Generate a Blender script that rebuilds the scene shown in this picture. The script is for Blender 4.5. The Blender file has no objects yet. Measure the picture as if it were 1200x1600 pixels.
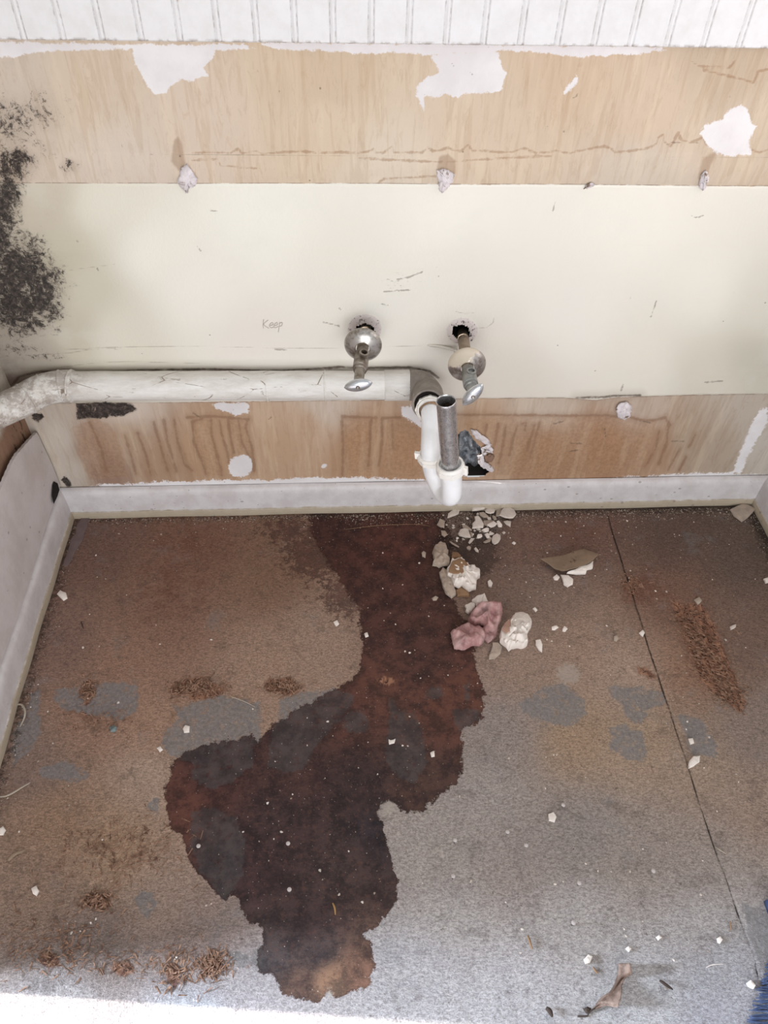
import bpy, bmesh, math, random
import numpy as np
from mathutils import Vector, Matrix, noise as NZ
SC = bpy.context.scene
COL = SC.collection
rnd = random.Random(7)

# ------------------------------------------------------------------ camera
FPX = 1202.0
YAW, PITCH, ROLL, HC = -0.07628862, 0.83048508, 0.0366636, 1.08998985
cy_, sy_ = math.cos(YAW), math.sin(YAW)
_fw = np.array([-sy_*math.cos(PITCH), cy_*math.cos(PITCH), -math.sin(PITCH)])
_r = np.array([cy_, sy_, 0.0]); _u = np.cross(_r, _fw)
cr_, sr_ = math.cos(ROLL), math.sin(ROLL)
_R, _U = cr_*_r+sr_*_u, -sr_*_r+cr_*_u
CAM = np.array([0.0, -1.0, HC])
cd = bpy.data.cameras.new('camera'); cam = bpy.data.objects.new('camera', cd); COL.objects.link(cam)
M = Matrix(((_R[0], _U[0], -_fw[0], CAM[0]), (_R[1], _U[1], -_fw[1], CAM[1]), (_R[2], _U[2], -_fw[2], CAM[2]), (0, 0, 0, 1)))
cam.matrix_world = M
cd.sensor_fit = 'VERTICAL'; cd.sensor_height = 24.0; cd.lens = FPX/1600*24.0
cd.clip_start = 0.01; cd.clip_end = 50
SC.camera = cam

# ------------------------------------------------------------------ light
SC.view_settings.view_transform = 'Standard'; SC.view_settings.look = 'None'
SC.view_settings.gamma = 1.0; SC.view_settings.use_curve_mapping = False
SC.view_settings.exposure = 0.0
W = bpy.data.worlds.new('world'); SC.world = W; W.use_nodes = True
bg = W.node_tree.nodes['Background']
bg.inputs[0].default_value = (0.965, 0.98, 1.0, 1); bg.inputs[1].default_value = 0.60
def area(name, loc, target, sx, sy, power, color):
    l = bpy.data.lights.new(name, 'AREA'); l.shape = 'RECTANGLE'; l.size = sx; l.size_y = sy; l.energy = power; l.color = color
    o = bpy.data.objects.new(name, l); COL.objects.link(o); o.location = loc
    o.rotation_euler = (Vector(target)-Vector(loc)).to_track_quat('-Z', 'Y').to_euler(); return o
# daylight from the glazed door in the left wall, and an added fill lamp behind the camera to brighten the back wall
area('door_daylight', (-2.3, -0.42, 0.90), (0.0, -0.95, 0.0), 1.1, 0.6, 640, (0.72, 0.85, 1.0))
area('rear_fill', (0.1, -2.9, 0.95), (0.05, 0, 0.5), 1.9, 1.3, 42, (0.97, 0.985, 1.0))
sl = bpy.data.lights.new('sun', 'SUN'); sl.energy = 11.0; sl.angle = math.radians(0.5); sl.color = (1.0, 0.98, 0.97)
so = bpy.data.objects.new('sun', sl); COL.objects.link(so)
so.rotation_euler = Vector((1.0, -0.104, -0.95)).to_track_quat('-Z', 'Y').to_euler()

# ------------------------------------------------------------------ helpers
WY = 0.008            # plane of the back wall
XL, XR = -0.53, 0.82  # side walls
def ray(px, py): return _fw*FPX+_R*(px-600)-_U*(py-800)
def Wp(px, py, Y=WY):
    d = ray(px, py); return Vector(CAM+d*((Y+1.0)/d[1]))
def Fp(px, py, Z=0.0):
    d = ray(px, py); return Vector(CAM+d*((Z-HC)/d[2]))
def to_px(P):
    D = P-CAM; z = D@_fw; z = np.where(np.abs(z) < 1e-4, 1e-4, z)
    return 600+FPX*(D@_R)/z, 800-FPX*(D@_U)/z
def lin(c):
    return tuple(((v/255)/12.92 if v/255 <= .04045 else ((v/255+.055)/1.055)**2.4) for v in c)
def tag(o, label=None, cat=None, group=None, kind=None):
    if label: o['label'] = label
    if cat: o['category'] = cat
    if group: o['group'] = group
    if kind: o['kind'] = kind
    return o
def link_mesh(name, me, mat=None, parent=None, smooth=True):
    o = bpy.data.objects.new(name, me); COL.objects.link(o)
    if mat: me.materials.append(mat)
    if smooth: me.polygons.foreach_set('use_smooth', [True]*len(me.polygons))
    if parent: o.parent = parent
    return o
def from_bm(name, bm, mat=None, parent=None, smooth=True, sharp=None):
    bmesh.ops.recalc_face_normals(bm, faces=bm.faces[:])
    me = bpy.data.meshes.new(name); bm.to_mesh(me); bm.free()
    o = link_mesh(name, me, mat, parent, smooth)
    if smooth and sharp: me.set_sharp_from_angle(angle=math.radians(sharp))
    return o
def empty(name, loc):
    o = bpy.data.objects.new(name, None); COL.objects.link(o); o.location = loc; o.empty_display_size = .02
    o['_l'] = 0; del o['_l']
    return o
def set_origin(o, p):
    p = Vector(p); o.data.transform(Matrix.Translation(-p)); o.location = p
def under(o, root):           # parent keeping world coordinates of mesh built in world space
    o.parent = root; o.matrix_parent_inverse = Matrix.Translation(-Vector(root.location)); return o
def sweep(bm, pts, rad, n=20, cap0=True, cap1=True, flat=1.0, noise=0):
    pts = [Vector(p) for p in pts]
    if not hasattr(rad, '__len__'): rad = [rad]*len(pts)
    tang = []
    for i in range(len(pts)):
        a = pts[max(0, i-1)]; b = pts[min(len(pts)-1, i+1)]; t = (b-a)
        if t.length < 1e-9: t = pts[min(len(pts)-1, i+2)]-a
        tang.append(t.normalized())
    t0 = tang[0]; up = Vector((0, 0, 1)) if abs(t0.z) < .9 else Vector((0, 1, 0))
    nrm = (up-t0*up.dot(t0)).normalized(); rings = []
    for i, p in enumerate(pts):
        t = tang[i]; nrm = (nrm-t*nrm.dot(t)).normalized(); bn = t.cross(nrm)
        rings.append([bm.verts.new(p+(nrm*math.cos(2*math.pi*k/n)*flat+bn*math.sin(2*math.pi*k/n))*(rad[i]*(1+noise*(rnd.random()-.5)))) for k in range(n)])
    for a, b in zip(rings, rings[1:]):
        for k in range(n): bm.faces.new((a[k], a[(k+1) % n], b[(k+1) % n], b[k]))
    if cap0: bm.faces.new(rings[0][::-1])
    if cap1: bm.faces.new(rings[-1])
    return rings
def lathe(bm, base, axis, prof, n=32, squash=None):
    """prof: list of (distance along axis, radius)"""
    base = Vector(base); ax = Vector(axis).normalized(); q = ax.to_track_quat('Z', 'Y'); rings = []
    for h, r in prof:
        rings.append([bm.verts.new(base+q@Vector((r*math.cos(2*math.pi*k/n), r*math.sin(2*math.pi*k/n)*(squash or 1), h))) for k in range(n)])
    for a, b in zip(rings, rings[1:]):
        for k in range(n): bm.faces.new((a[k], a[(k+1) % n], b[(k+1) % n], b[k]))
    return rings
def bez(pts, n=8):            # catmull-rom through points
    P = [Vector(p) for p in pts]; P = [P[0]*2-P[1]]+P+[P[-1]*2-P[-2]]; out = []
    for i in range(1, len(P)-2):
        for k in range(n):
            t = k/n; a, b, c, d = P[i-1:i+3]
            out.append(.5*((2*b)+(c-a)*t+(2*a-5*b+4*c-d)*t*t+(3*b-a-3*c+d)*t**3))
    out.append(P[-2]); return out

# signed distance fields (positive inside), in photo pixel measure (about 1 mm on wall and floor)
def sdf(X, Y, poly):
    poly = np.array(poly, float); n = len(poly); d = np.full(X.shape, 1e9); ins = np.zeros(X.shape, bool)
    for i in range(n):
        a = poly[i]; b = poly[(i+1) % n]; e = b-a; wx = X-a[0]; wy = Y-a[1]
        t = np.clip((wx*e[0]+wy*e[1])/max(e@e, 1e-9), 0, 1)
        d = np.minimum(d, (wx-e[0]*t)**2+(wy-e[1]*t)**2)
        c = ((a[1] <= Y) & (b[1] > Y)) | ((b[1] <= Y) & (a[1] > Y))
        with np.errstate(divide='ignore', invalid='ignore'):
            xx = a[0]+(Y-a[1])*e[0]/(e[1] if abs(e[1]) > 1e-9 else 1e-9)
        ins ^= c & (X < xx)
    d = np.sqrt(d); return np.where(ins, d, -d)
def usdf(X, Y, polys):
    out = np.full(X.shape, -1e3)
    for p in polys: out = np.maximum(out, sdf(X, Y, p))
    return out
def lined(X, Y, lines):
    out = np.full(X.shape, 1e3)
    for L in lines:
        for a, b in zip(L, L[1:]):
            ex, ey = b[0]-a[0], b[1]-a[1]; t = np.clip(((X-a[0])*ex+(Y-a[1])*ey)/max(ex*ex+ey*ey, 1e-9), 0, 1)
            out = np.minimum(out, np.hypot(X-a[0]-ex*t, Y-a[1]-ey*t))
    return out
def blobs(X, Y, L):           # soft blobs (x, y, rx, ry, strength)
    out = np.zeros(X.shape)
    for x, y, rx, ry, s in L: out = np.maximum(out, s*np.exp(-(((X-x)/rx)**2+((Y-y)/ry)**2)))
    return out
def _des(c, sat, gain):
    v = np.array(lin(c)); l = v@np.array([.3, .6, .1]); return (l+(v-l)*sat)*gain
def shepard(X, Y, pts, p=3.0, soft=60.0, sat=1.0, gain=1.0):
    num = np.zeros(X.shape+(3,)); den = np.zeros(X.shape)
    for x, y, c in pts:
        w = 1/((X-x)**2+(Y-y)**2+soft**2)**(p/2); num += w[:, None]*_des(c, sat, gain); den += w
    return num/den[:, None]
def ell(cx, cy, rx, ry, n=14, rot=0, jit=.12, seed=1):
    r = random.Random(seed); out = []
    for k in range(n):
        a = 2*math.pi*k/n; s = 1+jit*(r.random()*2-1); x = rx*math.cos(a)*s; y = ry*math.sin(a)*s
        out.append((cx+x*math.cos(rot)-y*math.sin(rot), cy+x*math.sin(rot)+y*math.cos(rot)))
    return out
def fattr(me, name, arr):
    a = me.attributes.new(name, 'FLOAT', 'POINT'); a.data.foreach_set('value', np.asarray(arr, np.float32))
def cattr(me, name, arr):
    a = me.attributes.new(name, 'FLOAT_COLOR', 'POINT'); b = np.ones((len(arr), 4), np.float32); b[:, :3] = arr
    a.data.foreach_set('color', b.ravel())
def grid_mesh(name, us, vs, fn, hole=None):
    U, V = np.meshgrid(us, vs); P = fn(U.ravel(), V.ravel()); nu, nv = len(us), len(vs)
    i = np.arange(nu*nv).reshape(nv, nu)
    F = np.stack([i[:-1, :-1], i[:-1, 1:], i[1:, 1:], i[1:, :-1]], -1).reshape(-1, 4)
    if hole is not None: F = F[~hole[F].any(1)]
    me = bpy.data.meshes.new(name); me.vertices.add(len(P)); me.vertices.foreach_set('co', P.astype(np.float32).ravel())
    me.loops.add(F.size); me.loops.foreach_set('vertex_index', F.ravel().astype(np.int32))
    me.polygons.add(len(F)); me.polygons.foreach_set('loop_start', (np.arange(len(F))*4).astype(np.int32))
    me.update(calc_edges=True); return me, P

# ------------------------------------------------------------------ node helper
class G:
    def __init__(s, name):
        s.m = bpy.data.materials.new(name); s.m.use_nodes = True; s.t = s.m.node_tree
        s.b = s.t.nodes['Principled BSDF']; s.tc = s.t.nodes.new('ShaderNodeTexCoord').outputs['Object']
        s.b.inputs['Specular IOR Level'].default_value = .3
    def _in(s, sock, v):
        if isinstance(v, bpy.types.NodeSocket): s.t.links.new(v, sock)
        elif isinstance(v, (tuple, list)) and len(v) == 3 and sock.type == 'RGBA': sock.default_value = (*v, 1)
        else: sock.default_value = v
    def attr(s, n, col=False):
        a = s.t.nodes.new('ShaderNodeAttribute'); a.attribute_name = n; return a.outputs['Color' if col else 'Fac']
    def map(s, scale, rot=(0, 0, 0), loc=(0, 0, 0)):
        m = s.t.nodes.new('ShaderNodeMapping'); s._in(m.inputs['Vector'], s.tc); m.inputs['Scale'].default_value = scale
        m.inputs['Rotation'].default_value = rot; m.inputs['Location'].default_value = loc; return m.outputs[0]
    def noise(s, scale, detail=4, rough=.6, vec=None, col=False, dist=0):
        n = s.t.nodes.new('ShaderNodeTexNoise'); s._in(n.inputs['Vector'], vec or s.tc); n.inputs['Scale'].default_value = scale
        n.inputs['Detail'].default_value = detail; n.inputs['Roughness'].default_value = rough; n.inputs['Distortion'].default_value = dist
        return n.outputs['Color' if col else 'Fac']
    def vor(s, scale, vec=None, feat='F1', out='Distance', rnd=1):
        n = s.t.nodes.new('ShaderNodeTexVoronoi'); n.feature = feat; s._in(n.inputs['Vector'], vec or s.tc); n.inputs['Scale'].default_value = scale
        n.inputs['Randomness'].default_value = rnd; return n.outputs[out]
    def op(s, o, a, b=0.0, c=0.0, clamp=False):
        n = s.t.nodes.new('ShaderNodeMath'); n.operation = o; n.use_clamp = clamp
        s._in(n.inputs[0], a); s._in(n.inputs[1], b); s._in(n.inputs[2], c); return n.outputs[0]
    def ss(s, x, lo, hi, a=0.0, b=1.0):
        n = s.t.nodes.new('ShaderNodeMapRange'); n.interpolation_type = 'SMOOTHSTEP'; s._in(n.inputs[0], x)
        n.inputs[1].default_value = lo; n.inputs[2].default_value = hi; n.inputs[3].default_value = a; n.inputs[4].default_value = b; return n.outputs[0]
    def mix(s, f, a, b, mode='MIX'):
        n = s.t.nodes.new('ShaderNodeMix'); n.data_type = 'RGBA'; n.blend_type = mode
        s._in(n.inputs[0], f); s._in(n.inputs[6], a); s._in(n.inputs[7], b); return n.outputs[2]
    def sep(s, v=None):
        n = s.t.nodes.new('ShaderNodeSeparateXYZ'); s._in(n.inputs[0], v or s.tc); return n.outputs
    def bump(s, h, strength=.5, dist=.002, normal=None):
        n = s.t.nodes.new('ShaderNodeBump'); s._in(n.inputs['Height'], h); s._in(n.inputs['Strength'], strength); n.inputs['Distance'].default_value = dist
        if normal: s._in(n.inputs['Normal'], normal)
        return n.outputs[0]
    def out(s, color=None, rough=.8, metal=None, normal=None, spec=None):
        if color is not None: s._in(s.b.inputs['Base Color'], color)
        s._in(s.b.inputs['Roughness'], rough)
        if metal is not None: s._in(s.b.inputs['Metallic'], metal)
        if normal is not None: s._in(s.b.inputs['Normal'], normal)
        if spec is not None: s._in(s.b.inputs['Specular IOR Level'], spec)
        return s.m
def simple(name, c, rough=.7, metal=0, var=.12, scale=60, bump=.3, dist=.001, c2=None, thr=None, spec=.3):
    g = G(name); n = g.noise(scale, 5, .65)
    col = g.mix(g.ss(n, .3, .7), tuple(v*(1-var) for v in lin(c)), tuple(min(1, v*(1+var)) for v in lin(c)))
    if c2:
        n2 = g.noise(scale*.8, 6, .7, vec=g.map((1, 1, 1), loc=(3, 1, 7)))
        lo = thr if thr else .52
        col = g.mix(g.ss(n2, lo, lo+.05), col, lin(c2))
    return g.out(col, rough, metal, g.bump(g.noise(scale*2.5, 5, .7), bump, dist), spec)

# ------------------------------------------------------------------ FLOOR
WET = [(480,800),(560,796),(690,798),(700,822),(708,850),(700,880),(700,910),(706,935),(728,975),(742,1010),(741,1040),(750,1056),(757,1083),(756,1105),(752,1123),(738,1132),(724,1140),(722,1168),(724,1201),(716,1222),(705,1232),(690,1240),(676,1254),(668,1262),(660,1270),(648,1266),(634,1271),(622,1262),(610,1252),(598,1258),(589,1266),(594,1276),(600,1287),(603,1305),(605,1320),(610,1334),(612,1349),(622,1377),(619,1406),(608,1424),(600,1434),(582,1452),(570,1460),(579,1472),(583,1490),(586,1508),(579,1520),(579,1540),(572,1548),(560,1545),(548,1548),(534,1560),(524,1560),(515,1552),(508,1558),(496,1566),(480,1561),(467,1562),(448,1552),(434,1543),(431,1532),(427,1524),(406,1522),(402,1508),(403,1491),(409,1480),(415,1472),(411,1460),(413,1448),(398,1440),(387,1437),(376,1420),(372,1406),(360,1402),(349,1408),(332,1390),(315,1368),(300,1358),(292,1344),(291,1320),(282,1304),(268,1296),(261,1273),(256,1249),(258,1232),(265,1216),(270,1192),(287,1175),(315,1165),(349,1154),(375,1156),(394,1147),(403,1159),(418,1140),(439,1125),(462,1108),(486,1097),(515,1080),(536,1070),(558,1054),(562,1040),(566,1010),(561,975),(565,955),(545,930),(528,900),(510,880),(498,855),(486,830)]
def sc(pts, s, ox, oy): return [(ox+x/s, oy+y/s) for x, y in pts]
GREY = [
 [(78,1082),(130,1070),(175,1066),(216,1072),(216,1104),(196,1126),(150,1118),(96,1108)],
 [(48,1085),(62,1078),(62,1150),(40,1180),(20,1200),(20,1150)],
 [(58,1205),(92,1188),(120,1196),(145,1211),(118,1222),(74,1219)],
 [(268,1098),(280,1108),(300,1100),(330,1086),(360,1090),(402,1098),(410,1112),(408,1160),(380,1180),(300,1190),(262,1180),(252,1160),(258,1142),(280,1122)],
 [(440,1092),(470,1082),(525,1076),(552,1088),(546,1110),(510,1145),(480,1190),(470,1206),(440,1208),(420,1195),(424,1160),(430,1135)],
 ell(556,1127,22,20,12,0,.1,3), [(608,1100),(613,1090),(622,1108),(648,1114),(660,1140),(668,1190),(650,1222),(625,1216),(602,1188),(606,1140)],
 [(663,1089),(672,1070),(688,1072),(700,1090)], [(725,1075),(733,1063),(738,1090),(728,1098)], [(708,1108),(752,1106),(748,1126),(722,1142),(706,1128)],
 [(285,1176),(330,1160),(395,1147),(402,1160),(392,1200),(360,1222),(330,1232),(300,1218),(300,1195)],
 [(300,1270),(335,1262),(368,1278),(384,1320),(380,1362),(352,1408),(318,1370),(296,1322)],
 sc([(80,860),(200,780),(280,770),(380,830),(395,900),(330,955),(250,945),(150,920)], 2.857, 780, 800),
 sc([(480,775),(560,775),(740,800),(750,850),(660,880),(640,950),(600,945),(560,900)], 2.857, 780, 800),
 sc([(490,970),(560,950),(640,990),(660,1060),(645,1120),(560,1110),(500,1050)], 2.857, 780, 800),
 sc([(790,900),(900,930),(970,1040),(960,1095),(870,1090),(830,1010)], 2.857, 780, 800),
 ell(242,1258,8,10), ell(228,1412,16,20,seed=5), ell(372,1498,14,14,seed=6), ell(405,1500,10,22,seed=8),
 [(1160,1410),(1200,1425),(1260,1480),(1200,1530),(1175,1480)],
]
GOUGE = [sc([(770,400),(900,410),(960,500),(1020,640),(1110,850),(1080,900),(1000,850),(900,750),(840,600)], 2.857, 780, 800),
 ell(137,1080,9,20,seed=2), ell(135,1078,16,8,seed=4), ell(308,1074,40,17,18,0,.25,5), ell(440,1073,27,14,14,0,.2,6), ell(603,1064,14,6,seed=3), ell(152,1408,24,15,16,.3,.3,7),
 ell(335,1508,18,17,16,0,.3,8), ell(984,915,14,12,14,0,.3,9), ell(1010,1050,16,8,12,.6,.3,10), ell(75,1500,16,14,12,0,.3,12), ell(190,1510,24,14,12,0,.3,13), ell(270,1525,16,18,12,0,.3,14)]
FTINT = [(150,850,(104,80,70)),(300,850,(112,82,68)),(250,950,(120,92,78)),(100,1000,(116,92,82)),(420,900,(116,90,74)),(500,1000,(138,116,102)),(420,1040,(140,116,100)),
 (200,1030,(130,102,86)),(150,1130,(134,106,90)),(60,1200,(120,100,90)),(230,1150,(140,112,94)),(230,1200,(150,130,116)),(100,1280,(140,114,94)),(180,1330,(152,126,104)),(60,1400,(132,110,96)),(250,1400,(140,120,108)),
 (150,1480,(120,106,100)),(300,1480,(128,112,106)),(100,1560,(140,134,134)),(400,1560,(146,140,142)),(300,1590,(150,150,156)),
 (820,860,(104,82,72)),(740,830,(96,80,72)),(900,830,(100,76,66)),(1050,840,(86,70,62)),(1150,870,(90,76,68)),(850,940,(116,98,88)),(1050,930,(108,82,70)),(1150,1000,(108,88,78)),
 (800,1030,(134,114,102)),(900,1010,(138,116,102)),(980,1060,(146,126,112)),(1080,1040,(128,100,82)),(900,1150,(140,118,98)),(1000,1150,(142,122,104)),(1100,1200,(138,120,106)),(1180,1150,(122,108,100)),(1180,1250,(136,118,106)),
 (780,1150,(128,118,114)),(760,1250,(138,130,126)),(700,1330,(142,134,130)),(800,1350,(136,126,122)),(900,1300,(128,120,116)),(1000,1350,(134,124,118)),(1100,1350,(134,124,118)),(700,1420,(148,142,140)),(900,1430,(144,138,136)),(1100,1450,(142,136,134)),
 (650,1520,(150,146,148)),(800,1560,(154,150,152)),(1000,1560,(154,152,154)),(1120,1520,(140,138,142)),(1120,1590,(140,138,144)),(640,1000,(120,95,85))]
WTINT = [(520,820,(70,34,26)),(620,840,(80,38,27)),(600,950,(76,40,32)),(660,1030,(78,42,33)),(700,1090,(92,48,30)),(600,1080,(92,50,34)),(540,1100,(84,44,32)),(330,1200,(72,38,34)),(270,1250,(92,48,34)),(460,1200,(70,42,38)),(650,1240,(72,46,38)),(560,1230,(56,38,38)),
 (450,1280,(62,42,42)),(400,1350,(62,40,42)),(540,1350,(66,48,46)),(590,1300,(48,38,44)),(480,1440,(62,44,46)),(430,1500,(66,56,58)),(500,1490,(66,54,56)),(520,1530,(128,90,58)),(560,1530,(112,74,52)),(460,1545,(92,64,50)),(740,870,(58,40,34))]
CRACK = [[(950,806),(958,835),(968,865),(975,890),(985,915),(993,945),(1003,975),(1014,1015),(1027,1050),(1036,1080),(1047,1110),(1056,1140),(1070,1180),(1080,1212),(1092,1255),(1108,1300),(1122,1340),(1135,1375),(1146,1410),(1158,1440),(1170,1475),(1180,1503),(1185,1530)]]
def axis(lo, a, b, hi, st, c):
    L = list(np.arange(lo, a, c))+list(np.arange(a, b, st))+list(np.arange(b, hi+c*.5, c)); return np.array(L)
fx = axis(-2.0, XL-.02, XR+.04, 1.6, .0026, .12); fy = axis(-2.3, -.98, .02, .03, .0026, .12)
me, P = grid_mesh('floor', fx, fy, lambda u, v: np.stack([u, v, np.zeros_like(u)], -1))
PX, PY = to_px(P); PX = np.clip(PX, -3000, 5000); PY = np.clip(PY, 0, 3500)
near = P[:, 1] > -1.0
wet = np.where(near, sdf(PX, PY, WET), -200)
gouge = np.where(near, usdf(PX, PY, GOUGE), -200)
fattr(me, 'wet', wet); fattr(me, 'grey', np.where(near, usdf(PX, PY, GREY), -200)); fattr(me, 'gouge', gouge)
fattr(me, 'crack', np.where(near, lined(PX, PY, CRACK), 500))
fattr(me, 'wetsoft', blobs(PX, PY, [(742,862,42,44,1.25),(720,905,30,30,.9),(500,865,85,60,.95),(450,830,70,34,.8),(540,930,60,55,.85),(500,940,60,50,.5),(330,850,60,60,.32),(210,900,90,60,.25),(430,960,90,80,.3),(740,870,60,45,.8),(510,1010,40,50,.3),(600,1250,26,26,.4),(680,930,40,60,.7)]))
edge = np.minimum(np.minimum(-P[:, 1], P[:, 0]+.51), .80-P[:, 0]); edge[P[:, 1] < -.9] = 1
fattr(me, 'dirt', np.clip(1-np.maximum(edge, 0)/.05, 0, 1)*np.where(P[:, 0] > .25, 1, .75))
fattr(me, 'coarse', blobs(PX, PY, [(150,1480,330,130,1),(120,1320,160,120,.7),(1100,1540,200,160,.6),(800,1560,500,120,.45),(1040,1120,90,60,.3)]))
fattr(me, 'pale', blobs(PX, PY, [(888,1053,25,22,1),(606,1262,14,14,1),(596,1270,10,8,.9),(515,1553,9,12,.8),(290,960,40,30,.25),(130,905,40,20,.25),(560,1195,24,14,.35),(90,1000,20,25,.35)]))
fattr(me, 'red', blobs(PX, PY, [(260,920,90,90,.55),(300,850,70,40,.5),(380,860,60,40,.4),(150,1110,70,20,.7),(1000,920,50,40,.7),(1090,1010,50,70,.6),(880,830,80,25,.5),(60,1130,40,40,.3),(90,1350,40,30,.4)]))
cattr(me, 'dry', shepard(PX, PY, FTINT, 4, 40, .95, 1.33)); cattr(me, 'wetc', shepard(PX, PY, WTINT, 4, 20, .66, 1.16))
# worn hollows and the split of the board are modelled into the sheet
z = P[:, 2].copy()
g01 = np.clip((gouge+6)/14, 0, 1); z -= .0016*g01*g01*(3-2*g01)
hsh = np.sin(P[:, 0]*913.1+np.sin(P[:, 1]*771.7)*3)*np.cos(P[:, 1]*1013.3+P[:, 0]*517.3); z += hsh*.0009*g01
cr = lined(PX, PY, CRACK); z -= np.where(near, .0018*np.clip(1-cr/2.2, 0, 1), 0)
P[:, 2] = z; me.vertices.foreach_set('co', P.astype(np.float32).ravel())
g = G('worn_particle_board')
n_mid = g.noise(34, 6, .68); n_fine = g.noise(190, 4, .7); n_big = g.noise(7, 4, .6)
fib = g.noise(340, 5, .75, dist=1.0); fib2 = g.noise(420, 4, .7, vec=g.map((.4, 1, 1), rot=(0, 0, .7)), dist=.8)
fibm = g.op('MULTIPLY', g.op('ADD', fib, fib2), .5)
wv = g.op('ADD', g.attr('wet'), g.op('MULTIPLY', g.op('SUBTRACT', g.noise(48, 7, .8), .5), 42))
wmask = g.ss(wv, -.8, 1.2)
sv = g.op('ADD', g.attr('wetsoft'), g.op('MULTIPLY', g.op('SUBTRACT', g.noise(80, 6, .8), .5), 2.4))
smask = g.op('MULTIPLY', g.ss(sv, .50, .72), g.ss(g.attr('wetsoft'), .08, .3))
wmask = g.op('MAXIMUM', wmask, g.op('MULTIPLY', smask, .72))
gv = g.op('ADD', g.attr('grey'), g.op('MULTIPLY', g.op('SUBTRACT', g.noise(55, 6, .75), .5), 34))
gmask = g.op('MULTIPLY', g.op('MULTIPLY', g.ss(gv, -1.2, 1.6), g.ss(g.noise(70, 6, .8, vec=g.map((1, 1, 1), loc=(6, 1, 2))), .34, .5)), .82)
dry = g.attr('dry', True)
dry = g.mix(g.op('MULTIPLY', g.ss(g.op('ADD', g.attr('red'), g.op('MULTIPLY', g.op('SUBTRACT', n_mid, .5), 1.6)), .25, .75), .55), dry, lin((108, 72, 58)))
dry = g.mix(g.ss(fibm, .40, .60), g.mix(1.0, dry, (.68, .665, .65), 'MULTIPLY'), g.mix(1.0, dry, (1.30, 1.29, 1.28), 'MULTIPLY'))
dry = g.mix(g.op('MULTIPLY', g.ss(g.noise(28, 7, .75, vec=g.map((1, 1, 1), loc=(4, 2, 0))), .52, .66), .38), dry, lin((78, 66, 62)))
dry = g.mix(g.op('MULTIPLY', g.ss(g.noise(110, 5, .8, vec=g.map((1, 1, 1), loc=(9, 5, 0))), .60, .66), .6), dry, lin((66, 52, 46)))
dry = g.mix(g.op('MULTIPLY', g.ss(g.noise(40, 8, .85, vec=g.map((1, 1, 1), loc=(3, 3, 0))), .53, .62), .35), dry, g.mix(1.0, dry, (1.4, 1.38, 1.36), 'MULTIPLY'))
dry = g.mix(g.op('MULTIPLY', g.ss(g.noise(15, 5, .7, vec=g.map((1, 1, 1), loc=(1, 8, 0))), .55, .7), .3), dry, lin((128, 128, 132)))
wetc = g.mix(g.ss(g.op('ADD', g.op('MULTIPLY', n_mid, .6), g.op('MULTIPLY', fibm, .4)), .42, .57), g.mix(1.0, g.attr('wetc', True), (.55, .56, .60), 'MULTIPLY'), g.mix(1.0, g.attr('wetc', True), (1.35, 1.28, 1.24), 'MULTIPLY'))
wetc = g.mix(g.op('MULTIPLY', g.ss(g.noise(150, 5, .8, vec=g.map((1, 1, 1), loc=(2, 7, 0))), .52, .60), .45), wetc, lin((98, 68, 58)))
wetc = g.mix(g.op('MULTIPLY', g.ss(g.noise(22, 7, .8, vec=g.map((1, 1, 1), loc=(5, 7, 0))), .52, .62), .5), wetc, lin((44, 32, 34)))
drygrey = g.mix(g.ss(n_fine, .3, .7), lin((112, 108, 108)), lin((140, 137, 136)))
wetgrey = g.mix(g.ss(n_mid, .3, .7), lin((58, 54, 55)), lin((84, 80, 80)))
dry = g.mix(gmask, dry, drygrey); wetc = g.mix(g.op('MULTIPLY', gmask, .8), wetc, wetgrey)
pm = g.ss(g.op('ADD', g.attr('pale'), g.op('MULTIPLY', g.op('SUBTRACT', n_fine, .5), 1.6)), .45, .75)
col = g.mix(wmask, dry, wetc)
rim = g.op('MULTIPLY', g.ss(g.op('ABSOLUTE', g.op('SUBTRACT', wv, 1.5)), 0, 3.2, 1, 0), .45)
col = g.mix(rim, col, lin((58, 36, 28)))
col = g.mix(g.op('MULTIPLY', pm, .55), col, lin((176, 166, 156)))
gm = g.ss(g.op('ADD', g.attr('gouge'), g.op('MULTIPLY', g.op('SUBTRACT', n_mid, .5), 26)), -2, 4)
chipc = g.vor(300, vec=g.map((1, .4, 1), rot=(0, 0, .9)), out='Color')
chv = g.sep(chipc)[0]
gcol = g.mix(chv, lin((98, 60, 46)), lin((172, 128, 102)))
gcol = g.mix(g.ss(g.noise(210, 3, .6), .55, .64), gcol, lin((52, 32, 26)))
col = g.mix(g.op('MULTIPLY', gm, .85), col, gcol)
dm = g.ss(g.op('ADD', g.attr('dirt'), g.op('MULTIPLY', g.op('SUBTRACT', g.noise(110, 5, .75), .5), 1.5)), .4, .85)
col = g.mix(g.op('MULTIPLY', dm, .8), col, lin((46, 38, 34)))
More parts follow.
